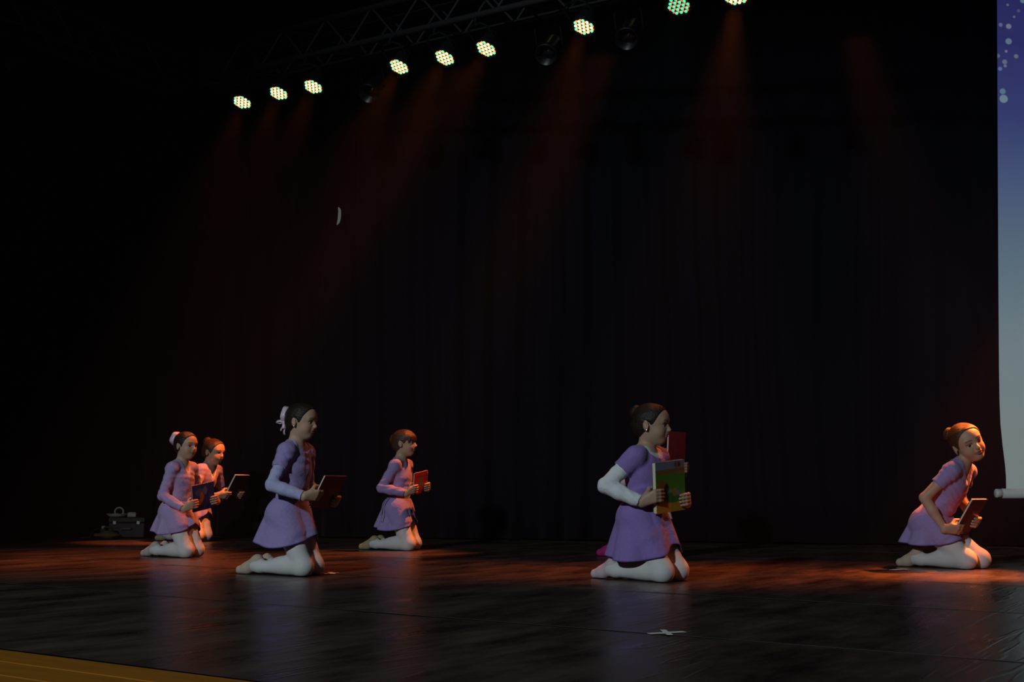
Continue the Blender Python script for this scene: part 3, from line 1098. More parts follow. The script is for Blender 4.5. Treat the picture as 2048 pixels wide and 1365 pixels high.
def person(cfg):
    g = cfg.get
    s = g('scale', 1.0)
    h = g('voxel', 0.004)
    kx, ky = cfg['px']
    base = px_z(kx, ky, 0)
    beta = math.atan2(base.x, base.y)
    th = math.radians(cfg['face'])
    fx = math.cos(beta) * math.cos(th) - math.sin(beta) * math.sin(th)
    fy = -math.sin(beta) * math.cos(th) - math.cos(beta) * math.sin(th)
    rz = math.atan2(fy, fx)
    root = thing('person', cfg['label'], 'person', (base.x, base.y, 0), rz, 'kneeling dancers')
    root.scale = (s, s, s)

    X, Y, Z = V3(1, 0, 0), V3(0, 1, 0), V3(0, 0, 1)
    P = V3(*g('hip', (-0.10, 0, 0.345)))
    Rt = rot('z', g('twist', 0)) @ rot('y', g('lean', 8)) @ rot('x', g('tilt', 0))
    f, l, u = Rt[:, 0], Rt[:, 1], Rt[:, 2]
    TL = g('torso', 0.355)
    k_t = TL / 0.355
    nb = P + u * TL                                              # neck base
    ft = nrm((f + X) / 2)
    wide = g('wide', 1.0)

    # --- torso
    pel_R = np.stack([X, Y, Z], axis=1)
    torso = [('u', Ell(P + Z * 0.005, (0.086 * wide, 0.114 * wide, 0.085), pel_R), 0.02),
             ('u', Ell(P + u * 0.115 * k_t + f * 0.004, (0.076 * wide, 0.098 * wide, 0.10), Rt), 0.04),
             ('u', Ell(P + u * 0.215 * k_t + f * 0.002, (0.080 * wide, 0.110 * wide, 0.10), Rt), 0.04),
             ('u', Ell(P + u * 0.285 * k_t - f * 0.006, (0.064 * wide, 0.104 * wide, 0.062), Rt), 0.03)]
    for sd in (-1, 1):
        torso.append(('u', Ell(P - X * 0.042 + Y * sd * 0.052 - Z * 0.02, (0.060, 0.060, 0.062), pel_R), 0.03))
    SH = {}
    shw = g('shoulder', 0.108)
    for sd in (-1, 1):
        SH[sd] = P + u * (0.305 * k_t) + l * sd * shw + V3(*g('sh_off', {}).get(sd, (0, 0, 0)))
        torso.append(('u', Cone(nb - u * 0.022 + l * sd * 0.03 - f * 0.012, SH[sd] + u * 0.002, 0.038, 0.034), 0.035))
    # --- legs
    legs, feet, shorts = [], {}, []
    lk = g('legk', 1.0)
    kn = g('knees', {-1: (0.0, -0.058), 1: (0.0, 0.058)})
    KN = {}
    for sd in (-1, 1):
        ax_, ay = kn[sd]
        K = V3(ax_, ay, 0.053)
        KN[sd] = K
        H = P + Y * sd * 0.060 - Z * 0.012
        toe_y = ay + sd * g('toe', {-1: -0.012, 1: -0.012})[sd]
        A = V3(ax_ - 0.285 * lk, ay * 0.6 + toe_y * 0.4, 0.043)
        legs += [('u', Cone(H, K + V3(-0.004, 0, 0.0), 0.074, 0.050), 0.03),
                 ('u', Ell(K + V3(0.004, 0, 0.0), (0.046, 0.046, 0.050)), 0.03),
                 ('u', Cone(K + V3(-0.01, 0, -0.005), A, 0.046, 0.030), 0.025),
                 ('u', Ell(K * 0.62 + A * 0.38 + V3(0, 0, 0.012), (0.095, 0.043, 0.044)), 0.03)]
        sh_end = H + (K - H) * 0.42
        shorts.append(('u', Cone(H, H + (K - H) * 0.6, 0.074, 0.060, clip=(sh_end, nrm(K - H))), 0.03))
        heel = A + V3(-0.016, 0, 0.032)
        ball = V3(ax_ - 0.37 * lk, toe_y, 0.030)
        toe = V3(ax_ - 0.418 * lk, toe_y + sd * 0.004, 0.021)
        ft_ops = [('u', Cone(A, A + V3(-0.02, 0, 0.008), 0.031, 0.032), 0.02),
                  ('u', Ell(heel, (0.027, 0.027, 0.030)), 0.02),
                  ('u', Cone(A + V3(-0.02, 0, 0.012), ball, 0.031, 0.028), 0.02),
                  ('u', Cone(heel + V3(-0.005, 0, 0), ball + V3(0, 0, 0.004), 0.024, 0.024), 0.02),
                  ('u', Cone(ball, toe, 0.028, 0.019), 0.012)]
        feet[sd] = ft_ops
    # --- book frame
    bk = cfg['book']
    Rb = rot('z', bk.get('yaw', 0)) @ rot('y', bk.get('tilt', 0)) @ rot('x', bk.get('roll', 0))
    bn, bu, bv = Rb[:, 0], Rb[:, 1], Rb[:, 2]
    bc = V3(*bk['at'])
    w_, h_, t_ = bk['size']
    # --- arms and hands
    arms, hands = {}, {}
    WR, EL = {}, {}
    for sd in (-1, 1):
        hs, wr = hand_ops(bc, bu, bv, bn, w_, t_, sd, g('grip', {-1: 0.0, 1: 0.0})[sd], g('hand', 1.0))
        hint = V3(*g('elbow', {-1: (-1, -0.5, -0.35), 1: (-1, 0.5, -0.35)})[sd])
        E = ik(SH[sd], wr, 0.218, 0.205, hint)
        WR[sd], EL[sd] = wr, E
        ar = g('arm', 1.0)
        arms[sd] = [('u', Ell(SH[sd], (0.037, 0.037, 0.037)), 0.02),
                    ('u', Cone(SH[sd], E, 0.0365 * ar, 0.0290 * ar), 0.025),
                    ('u', Cone(E, E * 0.6 + wr * 0.4, 0.0300 * ar, 0.0295 * ar), 0.012),
                    ('u', Cone(E * 0.6 + wr * 0.4, wr, 0.0295 * ar, 0.0190 * ar), 0.012)]
        hands[sd] = hs
    # --- head
    hd = cfg['head']
    R = rot('z', hd.get('yaw', 0)) @ rot('y', hd.get('pitch', 0)) @ rot('x', hd.get('roll', 0))
    HC = V3(*hd['at']) if 'at' in hd else nb + Z * 0.120 + f * 0.026
    hk = hd.get('k', 1.0)
    hp = lambda a, b, c: HC + R @ V3(a * hk, b * hk, c * hk)
    he = lambda c, r_, Rr=None, clip=None: Ell(hp(*c), np.array(r_) * hk, R if Rr is None else Rr, clip)
    head = [('u', Cone(nb - u * 0.03 - f * 0.008, hp(-0.022, 0, -0.05), 0.046, 0.041), 0.03),
            ('u', he((-0.014, 0, 0.026), (0.088, 0.074, 0.078)), 0.02),
            ('u', he((0.024, 0, 0.034), (0.062, 0.064, 0.060)), 0.03),
            ('u', he((0.022, 0, -0.028), (0.060, 0.058, 0.066)), 0.03),
            ('u', he((0.048, 0, -0.078), (0.024, 0.023, 0.019)), 0.03),
            ('u', he((0.012, 0, -0.058), (0.048, 0.044, 0.028)), 0.025)]
    for sd in (-1, 1):
        head.append(('u', he((0.045, sd * 0.032, -0.034), (0.028, 0.024, 0.026)), 0.02))
        head.append(('u', he((0.069, sd * 0.026, 0.026), (0.012, 0.022, 0.008)), 0.016))
    for sd in (-1, 1):
        head.append(('s', he((0.090, sd * 0.030, 0.003), (0.018, 0.017, 0.0105)), 0.010))
        # lids
        head.append(('u', he((0.066, sd * 0.030, 0.003), (0.0135, 0.0150, 0.0135), clip=(hp(0.066, 0, 0.0070), -(R @ V3(0.25, 0, 1)))), 0.004))
        head.append(('u', he((0.066, sd * 0.030, 0.001), (0.0130, 0.0150, 0.0130), clip=(hp(0.066, 0, -0.0085), (R @ V3(-0.25, 0, 1)))), 0.004))
    head += [('u', Cone(hp(0.078, 0, 0.006), hp(0.096, 0, -0.020), 0.0055 * hk, 0.0085 * hk), 0.010),
             ('u', he((0.088, 0, -0.024), (0.012, 0.0135, 0.0075)), 0.007),
             ('u', he((0.079, 0, -0.040), (0.010, 0.016, 0.012)), 0.010),
             ('u', he((0.083, 0, -0.0455), (0.0085, 0.0185, 0.0042)), 0.004),
             ('u', he((0.0815, 0, -0.0545), (0.0085, 0.0160, 0.0050)), 0.004),
             ('s', he((0.0915, 0, -0.0498), (0.010, 0.021, hd.get('mouth', 0.0016))), 0.002)]
    for sd in (-1, 1):
        Re = R @ rot('y', -12) @ rot('z', sd * 22)
        head.append(('u', Ell(hp(-0.012, sd * 0.076, -0.006), np.array((0.0185, 0.0065, 0.029)) * hk, Re), 0.005))
        head.append(('s', Ell(hp(-0.008, sd * 0.086, -0.002), np.array((0.0105, 0.0060, 0.018)) * hk, Re), 0.003))
        head.append(('u', Ell(hp(0.003, sd * 0.075, -0.008), np.array((0.005, 0.004, 0.007)) * hk, Re), 0.003))

    body_ops = torso + legs + feet[-1] + feet[1] + arms[-1] + arms[1] + head
    # hands are gathered with small blends, after the arms
    all_ops = body_ops + hands[-1] + hands[1]
    me, vt = mesh_ops('body', all_ops, h)
    # skin tint per vertex: lips, cheeks, brows
    sk = V3(*g('skin', (0.50, 0.315, 0.215)))
    colr = np.tile(np.append(sk, 1.0), (len(vt), 1))
    q = (vt - HC) @ R / hk

    def blend(mask, c):
        mask = np.clip(mask, 0, 1)[:, None]
        colr[:, :3] = colr[:, :3] * (1 - mask) + np.array(c) * mask
    inface = (q[:, 0] > 0.045) & (np.abs(q[:, 2]) < 0.1) & (np.abs(q[:, 1]) < 0.08)
    for sd in (-1, 1):
        ck = np.exp(-(((q[:, 1] - sd * 0.038) / 0.018) ** 2 + ((q[:, 2] + 0.030) / 0.016) ** 2)) * inface
        blend(0.35 * ck, sk * V3(1.05, 0.70, 0.66))
        br = 1.6 - np.abs((q[:, 2] - 0.0285 + 9.0 * (np.abs(q[:, 1]) - 0.03) ** 2) / 0.0027)
        br = np.clip(br, 0, 1) * inface * (np.abs(np.abs(q[:, 1]) - 0.030) < 0.019)
        blend(0.55 * br, (0.05, 0.03, 0.02))
        lash = np.clip(1.6 - np.abs((q[:, 2] - 0.0085) / 0.0026), 0, 1) * inface * (np.abs(np.abs(q[:, 1]) - 0.031) < 0.016) * (q[:, 0] > 0.055)
        blend(0.6 * lash, (0.03, 0.018, 0.013))
    lip = np.clip(1.9 - 1.15 * np.sqrt((q[:, 1] / 0.019) ** 2 + ((q[:, 2] + 0.050) / 0.0085) ** 2), 0, 1) * inface
    blend(0.85 * lip, (0.36, 0.09, 0.08))
    hair_l = np.clip((q[:, 2] - 0.080) / 0.010, 0, 1)
    blend(0.7 * hair_l * (np.abs(q[:, 1]) < 0.1), (0.05, 0.03, 0.02))
    at = me.color_attributes.new('tint', 'FLOAT_COLOR', 'POINT')
    at.data.foreach_set('color', colr.astype(np.float32).ravel())
    link('body', me, M_SKIN, root)

    # eyes
    for sd in (-1, 1):
        bm = bmesh.new()
        bmesh.ops.create_uvsphere(bm, u_segments=18, v_segments=12, radius=0.0124 * hk)
        em = bpy.data.meshes.new('eye')
        gaze = nrm(R @ V3(1, hd.get('gaze', (0, 0))[0], hd.get('gaze', (0, 0))[1]))
        for fc in bm.faces:
            c = fc.calc_center_median().normalized()
            fc.material_index = 1 if np.dot(np.array(c), gaze) > 0.78 else 0
            fc.smooth = True
        bm.to_mesh(em)
        bm.free()
        em.materials.append(M_EYEW)
        em.materials.append(M_IRIS)
        o = link('eye', em, None, root)
        o.location = hp(0.0655, sd * 0.030, 0.001)

    # --- clothes
    tights = legs + [('u', Ell(P - Z * 0.005, (0.088 * wide, 0.116 * wide, 0.082), pel_R, clip=(P + Z * 0.05, Z)), 0.03)]
    me, _ = mesh_ops('tights', legs + feet[-1] + feet[1] + [tights[-1]], h, e=0.0032)
    link('tights', me, M_TIGHT, root)
    for sd in (-1, 1):
        ank = V3(KN[sd][0] - 0.285 * lk, KN[sd][1], 0.043)
        cp = ank + V3(-0.018, 0, 0)
        nn = nrm(V3(1, 0, -0.55))
        ops = []
        for op, pr, k in feet[sd][1:]:
            pr2 = Cone(pr.a, pr.b, pr.ra, pr.rb, clip=(cp, nn)) if isinstance(pr, Cone) else Ell(pr.c, pr.r, pr.R, clip=(cp, nn))
            ops.append((op, pr2, k))
        me, _ = mesh_ops('slipper', ops, h, e=0.0058)
        link('slipper', me, g('shoe', M_SHOE_B), root)
    cloth = g('cloth', M_LAV)
    under = g('under')
    # leotard: torso, shorts and sleeves, neckline cut out
    neck = g('neck', 'scoop')
    lo_ops = list(torso) + shorts
    sl = g('sleeve', 'long')
    inf = 0.0100 if under else 0.0070
    cut = []
    if neck == 'v':
        cut = [('s', Ell(nb + f * 0.012 + u * 0.016, (0.058, 0.050, 0.040), Rt), 0.004),
               ('s', Cone(nb + f * 0.070 + u * 0.01, nb + f * 0.100 - u * 0.125, 0.062, 0.006), 0.004)]
    elif neck == 'crew':
        cut = [('s', Ell(nb + f * 0.010 + u * 0.020, (0.062, 0.056, 0.046), Rt), 0.004)]
    elif neck == 'open':
        cut = [('s', Ell(nb + f * 0.026 + u * 0.010, (0.080, 0.078, 0.068), Rt), 0.004)]
    elif neck == 'wide':
        cut = [('s', Ell(nb + f * 0.012 + u * 0.018, (0.072, 0.082, 0.050), Rt), 0.004)]
    else:
        cut = [('s', Ell(nb + f * 0.022 + u * 0.012, (0.070, 0.066, 0.058), Rt), 0.004)]
    sleeves = []
    for sd in (-1, 1):
        ax1 = nrm(EL[sd] - SH[sd])
        if sl == 'long':
            fa = nrm(WR[sd] - EL[sd])
            endp = EL[sd] + (WR[sd] - EL[sd]) * 0.93
            a1, a2 = arms[sd][2][1], arms[sd][3][1]
            sleeves += [arms[sd][0], arms[sd][1], arms[sd][2], ('u', Cone(a2.a, a2.b, a2.ra, a2.rb + 0.003, clip=(endp, fa)), 0.012)]
        else:
            endp = SH[sd] + (EL[sd] - SH[sd]) * g('slen', 0.48)
            a0 = arms[sd][1][1]
            sleeves += [arms[sd][0], ('u', Cone(a0.a, a0.b, a0.ra + 0.001, a0.rb + 0.004, clip=(endp, ax1)), 0.025)]
    me, _ = mesh_ops('leotard', lo_ops + sleeves + cut, h, e=inf, wrinkle=0.0021, seed=g('seed', 1))
    link('leotard', me, cloth, root)
    if under:
        cut2 = [('s', Ell(nb + f * 0.006 + u * 0.030, (0.056, 0.050, 0.040), Rt), 0.003)]
        us = []
        for sd in (-1, 1):
            fa = nrm(WR[sd] - EL[sd])
            endp = EL[sd] + (WR[sd] - EL[sd]) * 0.95
            a2 = arms[sd][3][1]
            us += [arms[sd][0], arms[sd][1], arms[sd][2], ('u', Cone(a2.a, a2.b, a2.ra + 0.002, a2.rb + 0.005, clip=(endp, fa)), 0.012)]
        me, _ = mesh_ops('undershirt', torso[1:4] + torso[6:] + us + cut2, h, e=0.0044, wrinkle=0.0015, seed=g('seed', 1) + 2)
        link('undershirt', me, under, root)
    elif g('trim'):
        # narrow trim along the neckline: a thin collar between two cut-outs
        inner = []
        for op, pr, k in cut:
            if isinstance(pr, Ell):
                inner.append((op, Ell(pr.c, pr.r - 0.006, pr.R), k))
            else:
                inner.append((op, Cone(pr.a, pr.b + u * 0.008, pr.ra - 0.008, 0.001), k))
        me, _ = mesh_ops('neck_trim', torso[2:4] + torso[6:] + inner, h, e=0.0024)
        link('neck_trim', me, g('trim'), root)

    # --- skirt: wrapped cloth from the waist, kept off the body
    sk_ = g('skirt', {})
    nP, nT = 120, 16
    top_z = sk_.get('waist', 0.075)
    hemz = sk_.get('hem', 0.19)
    flare = sk_.get('flare', (0.165, 0.165))
    cxo = sk_.get('shift', -0.012)
    notch = sk_.get('notch', 0.05)
    nf = sk_.get('folds', 9)
    dip = sk_.get('dip', 0.0)
    amp = sk_.get('amp', 0.012)
    wv = []
    wc = P + u * top_z
    for j in range(nT + 1):
        t = j / nT
        for i in range(nP):
            a = 2 * math.pi * i / nP
            ca, sa = math.cos(a), math.sin(a)
            wp = wc + f * ca * (0.084 * wide) + l * sa * (0.104 * wide)
            df = math.atan2(sa, ca)
            hz = hemz + notch * math.exp(-((df - 0.15) / 0.42) ** 2) + dip * (-ca) - sk_.get('side', 0.035) * sa * sa
            rr = 1.0 + amp / 0.165 * math.sin(nf * a + g('seed', 1) + 0.9 * math.sin(2 * a)) + 0.45 * amp / 0.165 * math.sin(1.7 * nf * a + 1.3) * (1 - math.cos(a)) / 2
            hp_ = V3(P[0] + cxo + flare[0] * ca * rr, P[1] + flare[1] * sa * rr, hz)
            e1 = t ** 0.85
            p = wp * (1 - e1) + hp_ * e1
            p[2] = wp[2] * (1 - t) + hp_[2] * t
            wv.append(p)
    wv = np.array(wv)
    guard = torso + legs + shorts
    for it in range(14):
        d = eval_points(guard, wv)
        mm = d < 0.0125
        if not mm.any():
            break
        e_ = 0.002
        Q = wv[mm]
        gr = np.stack([eval_points(guard, Q + np.eye(3)[i] * e_) - eval_points(guard, Q - np.eye(3)[i] * e_) for i in range(3)], axis=1)
        gr[:, 2] *= 0.35
        gr /= np.linalg.norm(gr, axis=1)[:, None] + 1e-9
        wv[mm] += gr * np.minimum(0.02, 0.0135 - d[mm])[:, None]
    fq = []
    for j in range(nT):
        for i in range(nP):
            k = j * nP + i
            fq.append((k, j * nP + (i + 1) % nP, (j + 1) * nP + (i + 1) % nP, (j + 1) * nP + i))
    me = np_mesh('skirt', wv, np.array(fq)[:, ::-1])
    o = link('skirt', me, cloth, root)
    md = o.modifiers.new('thickness', 'SOLIDIFY')
    md.thickness = 0.003
    md.offset = 1
    md = o.modifiers.new('smooth', 'SUBSURF')
    md.levels = md.render_levels = 1

    # narrow darker piping along the hem
    ring = [tuple(wv[nT * nP + i]) for i in range(nP)]
    pv, pf = [], []
    for i in range(nP):
        c = np.array(ring[i])
        t_ = nrm(np.array(ring[(i + 1) % nP]) - np.array(ring[i - 1]))
        o_ = nrm(np.cross(t_, V3(0, 0, 1)))
        for k in range(6):
            an = 2 * math.pi * k / 6
            pv.append(c + o_ * (0.0030 * math.cos(an) + 0.0012) + V3(0, 0, 1) * 0.0034 * math.sin(an))
    for i in range(nP):
        for k in range(6):
            a_, b_ = i * 6 + k, i * 6 + (k + 1) % 6
            c_, d_ = ((i + 1) % nP) * 6 + (k + 1) % 6, ((i + 1) % nP) * 6 + k
            pf.append((a_, b_, c_, d_))
    link('hem_piping', np_mesh('hem_piping', np.array(pv), np.array(pf)), M_PIPE, root)
    if g('sash'):
        for (ai, rows_, wd) in ((84, 13, 0.020), (80, 10, 0.018)):
            pts = []
            for j in range(rows_):
                q_ = wv[j * nP + ai]
                out_ = nrm(V3(q_[0] - P[0], q_[1] - P[1], 0))
                pts.append(q_ + out_ * (0.010 + 0.003 * math.sin(j * 0.9)))
            me = strip_mesh('sash_tail', pts, [nrm(wv[(j + 1) * nP + ai + 2] - wv[(j + 1) * nP + ai - 2]) for j in range(rows_)], wd)
            o = link('sash_tail', me, cloth, root, smooth=True)
            md = o.modifiers.new('thickness', 'SOLIDIFY')
            md.thickness = 0.002

    # --- hair
    hm = g('hair', M_HAIR)
    ho = [('u', he((-0.016, 0, 0.028), (0.094, 0.079, 0.084)), 0.01),
          ('u', he((-0.055, 0, -0.022), (0.046, 0.056, 0.045)), 0.03),
          ('u', he((0.018, 0, 0.044), (0.062, 0.066, 0.052)), 0.03)]
    ho += [('s', he((0.112, 0, -0.022), (0.094, 0.130, 0.116)), 0.010),
           ('s', he((0.030, 0, -0.080), (0.080, 0.120, 0.056)), 0.010)]
    for sd in (-1, 1):
        ho.append(('s', Ell(hp(-0.004, sd * 0.084, -0.012), np.array((0.024, 0.018, 0.032)) * hk, R), 0.006))
    if g('fringe'):
        ho += [('u', he((0.040, 0, 0.040), (0.054, 0.066, 0.046)), 0.012),
               ('u', Cone(hp(0.06, -0.045, 0.045), hp(0.056, -0.056, 0.006), 0.016 * hk, 0.006 * hk), 0.012),
               ('u', Cone(hp(0.06, 0.045, 0.045), hp(0.056, 0.056, 0.006), 0.016 * hk, 0.006 * hk), 0.012)]
        for i in range(9):
            yy = -0.042 + 0.0105 * i
            xx = 0.084 - 5.0 * yy * yy
            ho.append(('u', Cone(hp(xx - 0.016, yy, 0.055), hp(xx + 0.002, yy * 1.05, 0.024 - 0.003 * (i % 3)), 0.014 * hk, 0.005 * hk), 0.006))
    me, _ = mesh_ops('hair', ho, min(h, 0.0042), e=0.002, wrinkle=0.0008, seed=4, floor=False)
    link('hair', me, hm, root)
    bnp = g('bun', (-0.108, 0, 0.030))
    br_ = g('bun_r', 0.036)
    bo = [('u', he(bnp, (br_, br_ * 1.1, br_ * 1.05)), 0.01)]
    bd = nrm(np.array(bnp) - np.array((-0.016, 0, 0.028)))
    s1 = nrm(np.cross(bd, V3(0, 0, 1)) + V3(1e-4, 0, 0))
    s2 = np.cross(bd, s1)
    for i in range(16):
        a = 2 * math.pi * i / 16
        b2_ = 2 * math.pi * (i + 1.25) / 16
        p1 = np.array(bnp) + bd * 0.008 + (s1 * math.cos(a) + s2 * math.sin(a)) * br_ * 0.82
        p2 = np.array(bnp) - bd * 0.006 + (s1 * math.cos(b2_) + s2 * math.sin(b2_)) * br_ * 0.95
        bo.append(('u', Cone(hp(*p1), hp(*p2), 0.0115 * hk, 0.0105 * hk), 0.002))
    me, _ = mesh_ops('hair_bun', bo, 0.0035, floor=False)
    link('hair_bun', me, hm, root)
    if g('ribbon'):
        # satin band round the bun with a bow and two tails
        rb = thing_part('ribbon', root)
        rad = br_ * g('band_r', 1.30)
        cen = np.array(bnp) - bd * g('band_o', 0.014)
        pts, drs = [], []
        for i in range(33):
            a = 2 * math.pi * i / 32
            wob = 1 + 0.05 * math.sin(5 * a)
            pts.append(hp(*(cen + (s1 * math.cos(a) + s2 * math.sin(a)) * rad * wob)))
            drs.append(R @ (bd + 0.25 * (s1 * math.cos(a) + s2 * math.sin(a))))
        ribbon_part('band', pts, drs, g('band_w', 0.030) * hk, rb)
        kn_ = cen + (-s1 * 0.2 * 0 + V3(0, 0, -1)) * rad * 0.92 + V3(0, -0.024, 0)
        if g('ribbon') == 'bow':
            for (dx, dy, dz) in ((-0.052, -0.012, 0.000), (0.010, -0.022, -0.040)):
                tip = kn_ + V3(dx, dy, dz)
                mid = (kn_ + tip) / 2
                nrm_ = V3(0.3, -0.5, 0.6)
                loop = [kn_, mid + nrm_ * 0.014, tip, mid - nrm_ * 0.010, kn_ + V3(0.002, 0, 0.002)]
                lp = []
                for i in range(4):
                    for tt in (0, 0.33, 0.66):
                        lp.append(loop[i] * (1 - tt) + loop[i + 1] * tt)
                lp.append(loop[-1])
                side = nrm(np.cross(tip - kn_, nrm_))
                ribbon_part('bow_loop', [hp(*p) for p in lp], [R @ side] * len(lp), 0.022 * hk, rb)
            for (dx, dz, w2) in ((0.016, -0.075, 0.02), (-0.012, -0.055, 0.018)):
                tl = [kn_ + V3(dx * t + 0.006 * math.sin(5 * t), -0.012 * math.sin(3 * t), dz * t) for t in np.linspace(0, 1, 8)]
                ribbon_part('bow_tail', [hp(*p) for p in tl], [R @ V3(0.9, -0.5, 0.1)] * 8, w2 * hk, rb)
            ko = [('u', he(tuple(kn_), (0.010, 0.010, 0.009)), 0.01)]
            me, _ = mesh_ops('knot', ko, 0.0025, floor=False)
            link('knot', me, M_RIB, rb)
    if g('stud'):
        bm = bmesh.new()
        bmesh.ops.create_uvsphere(bm, u_segments=10, v_segments=8, radius=0.0035)
        me = bpy.data.meshes.new('earring')
        bm.to_mesh(me)
        bm.free()
        o = link('earring', me, M_STUD, root)
        o.location = hp(-0.004, -0.080, -0.030)

    # --- the book itself, a thing of its own
    M = Matrix.Translation((base.x, base.y, 0)) @ Matrix.Rotation(rz, 4, 'Z') @ Matrix.Scale(s, 4)
    Rm = Matrix(((bu[0], bv[0], bn[0]), (bu[1], bv[1], bn[1]), (bu[2], bv[2], bn[2]))).to_4x4()
    make_book(bk, M @ Matrix.Translation(tuple(bc)) @ Rm)
    return root


def thing_part(name, root):
    o = bpy.data.objects.new(name, None)
    COL.objects.link(o)
    o.parent = root
    return o


def ribbon_part(name, pts, dirs, width, parent):
    me = strip_mesh(name, [np.array(p) for p in pts], dirs, width)
    o = link(name, me, M_RIB, parent, smooth=True)
    md = o.modifiers.new('thickness', 'SOLIDIFY')
    md.thickness = 0.0015
    return o


M_PAGES = mat('book_pages', (0.70, 0.63, 0.50), 0.8, noise=0.12, nscale=200, stretch=(0.2, 0.2, 8))


def make_book(bk, M):
    """local axes: x = reader's right-to-left width, y = up, z = outer cover's normal"""
    w, hh, t = bk['size']
    r = thing(bk.get('name', 'hardcover_book'), bk['label'], 'book', (0, 0, 0), 0, 'books held by the dancers')
    r.matrix_world = M
    c = 0.0022
    cov = bk['cover']
    back = bk.get('back', cov)
    sp = bk.get('spine', 1)                      # which x side carries the spine
    ovh = 0.003 if bk.get('name') != 'spiral_notebook' else 0.001
    link('front_cover', box_mesh('front_cover', w, hh, c, bevel=0.0008, c=(0, 0, t / 2 - c / 2), seg=1), cov, r)
    link('back_cover', box_mesh('back_cover', w, hh, c, bevel=0.0008, c=(0, 0, -t / 2 + c / 2), seg=1), back, r)
    link('page_block', box_mesh('page_block', w - ovh * 2, hh - ovh * 2, t - 2 * c - 0.0004, c=(0, 0, 0)), M_PAGES, r)
    if bk.get('name') == 'spiral_notebook':
        n = 11
        for i in range(n):
            y = -hh / 2 + hh * (i + 0.5) / n
            pts = [(sp * (w / 2 - 0.001) + 0.0085 * math.cos(a), y + 0.0012 * math.sin(a / 2), 0.0095 * math.sin(a)) for a in np.linspace(0, 2 * math.pi, 15)]
            link('spiral_ring', tube_mesh('spiral_ring', pts, 0.0011, 6), M_METAL, r, smooth=True)
    else:
        link('spine', box_mesh('spine', 0.003, hh, t, bevel=0.001, c=(sp * w / 2, 0, 0), seg=1), back, r)
# ------------------------------------------------------------------ covers
C_RED = print_mat('dark_red_cover', (0, 1), [(-0.12, (0.11, 0.018, 0.016)), (0.12, (0.14, 0.020, 0.024))], [])
C_BLUE = print_mat('blue_picture_cover', (0, 1), [(-0.12, (0.012, 0.018, 0.085)), (0.12, (0.022, 0.030, 0.15))],
                   [('e', -0.035, 0.04, 0.045, 0.028, (0.05, 0.07, 0.16)), ('e', -0.015, 0.005, 0.018, 0.035, (0.30, 0.07, 0.02)),
                    ('e', 0.02, 0.045, 0.02, 0.03, (0.10, 0.11, 0.20)), ('e', -0.045, -0.035, 0.03, 0.022, (0.20, 0.12, 0.04))])
C_OLIVE = print_mat('dark_olive_cover', (0, 1), [(-0.13, (0.045, 0.032, 0.012)), (0.13, (0.070, 0.045, 0.020))],
                    [('e', 0.0, 0.02, 0.05, 0.05, (0.09, 0.06, 0.03), 0.7)])
C_NOTE = print_mat('red_notebook_cover', (0, 1), [(-0.1, (0.30, 0.018, 0.012)), (0.1, (0.33, 0.02, 0.014))],
                   [('b', 0.0, 0.008, 0.034, 0.052, (0.17, 0.12, 0.055)), ('b', 0.0, 0.05, 0.028, 0.004, (0.07, 0.05, 0.03)),
                    ('e', -0.01, -0.02, 0.012, 0.02, (0.26, 0.17, 0.07))])
C_PICT = print_mat('green_picture_cover', (0, 1),
                   [(-0.13, (0.46, 0.20, 0.02)), (-0.085, (0.42, 0.20, 0.02)), (-0.07, (0.06, 0.20, 0.02)), (0.055, (0.05, 0.17, 0.012)),
                    (0.075, (0.16, 0.09, 0.02)), (0.088, (0.17, 0.09, 0.03)), (0.092, (0.14, 0.17, 0.21)), (0.13, (0.15, 0.17, 0.22))],
                   [('e', 0.02, -0.13, 0.16, 0.052, (0.46, 0.20, 0.02)), ('e', 0.015, -0.055, 0.06, 0.030, (0.03, 0.12, 0.03)),
                    ('e', -0.065, 0.0, 0.03, 0.04, (0.20, 0.05, 0.015), 0.8), ('e', -0.03, -0.005, 0.016, 0.024, (0.02, 0.012, 0.01)),
                    ('e', 0.055, -0.035, 0.014, 0.012, (0.12, 0.14, 0.30)), ('e', 0.0, -0.022, 0.012, 0.011, (0.16, 0.18, 0.14)),
                    ('e', 0.03, -0.03, 0.02, 0.02, (0.28, 0.16, 0.02), 0.7),
                    ('e', 0.058, 0.108, 0.026, 0.016, (0.20, 0.08, 0.06)), ('e', 0.066, 0.110, 0.007, 0.012, (0.05, 0.02, 0.02)),
                    ('e', 0.040, 0.112, 0.006, 0.014, (0.06, 0.04, 0.04)), ('e', 0.07, 0.07, 0.022, 0.01, (0.24, 0.10, 0.05), 0.8)])
C_REDP = print_mat('bright_red_cover', (0, 1), [(-0.14, (0.34, 0.014, 0.024)), (0.14, (0.36, 0.016, 0.028))],
                   [('b', -0.01, -0.005, 0.003, 0.012, (0.05, 0.01, 0.01)), ('b', 0.012, -0.006, 0.003, 0.016, (0.05, 0.01, 0.01)),
                    ('b', 0.001, -0.015, 0.010, 0.003, (0.05, 0.01, 0.01)), ('b', 0.03, -0.01, 0.003, 0.012, (0.05, 0.01, 0.01)),
                    ('e', -0.01, -0.05, 0.016, 0.018, (0.20, 0.06, 0.06)), ('e', -0.01, -0.05, 0.007, 0.010, (0.05, 0.01, 0.01)),
                    ('b', 0.028, -0.052, 0.003, 0.016, (0.06, 0.01, 0.01))], soft=0.003)

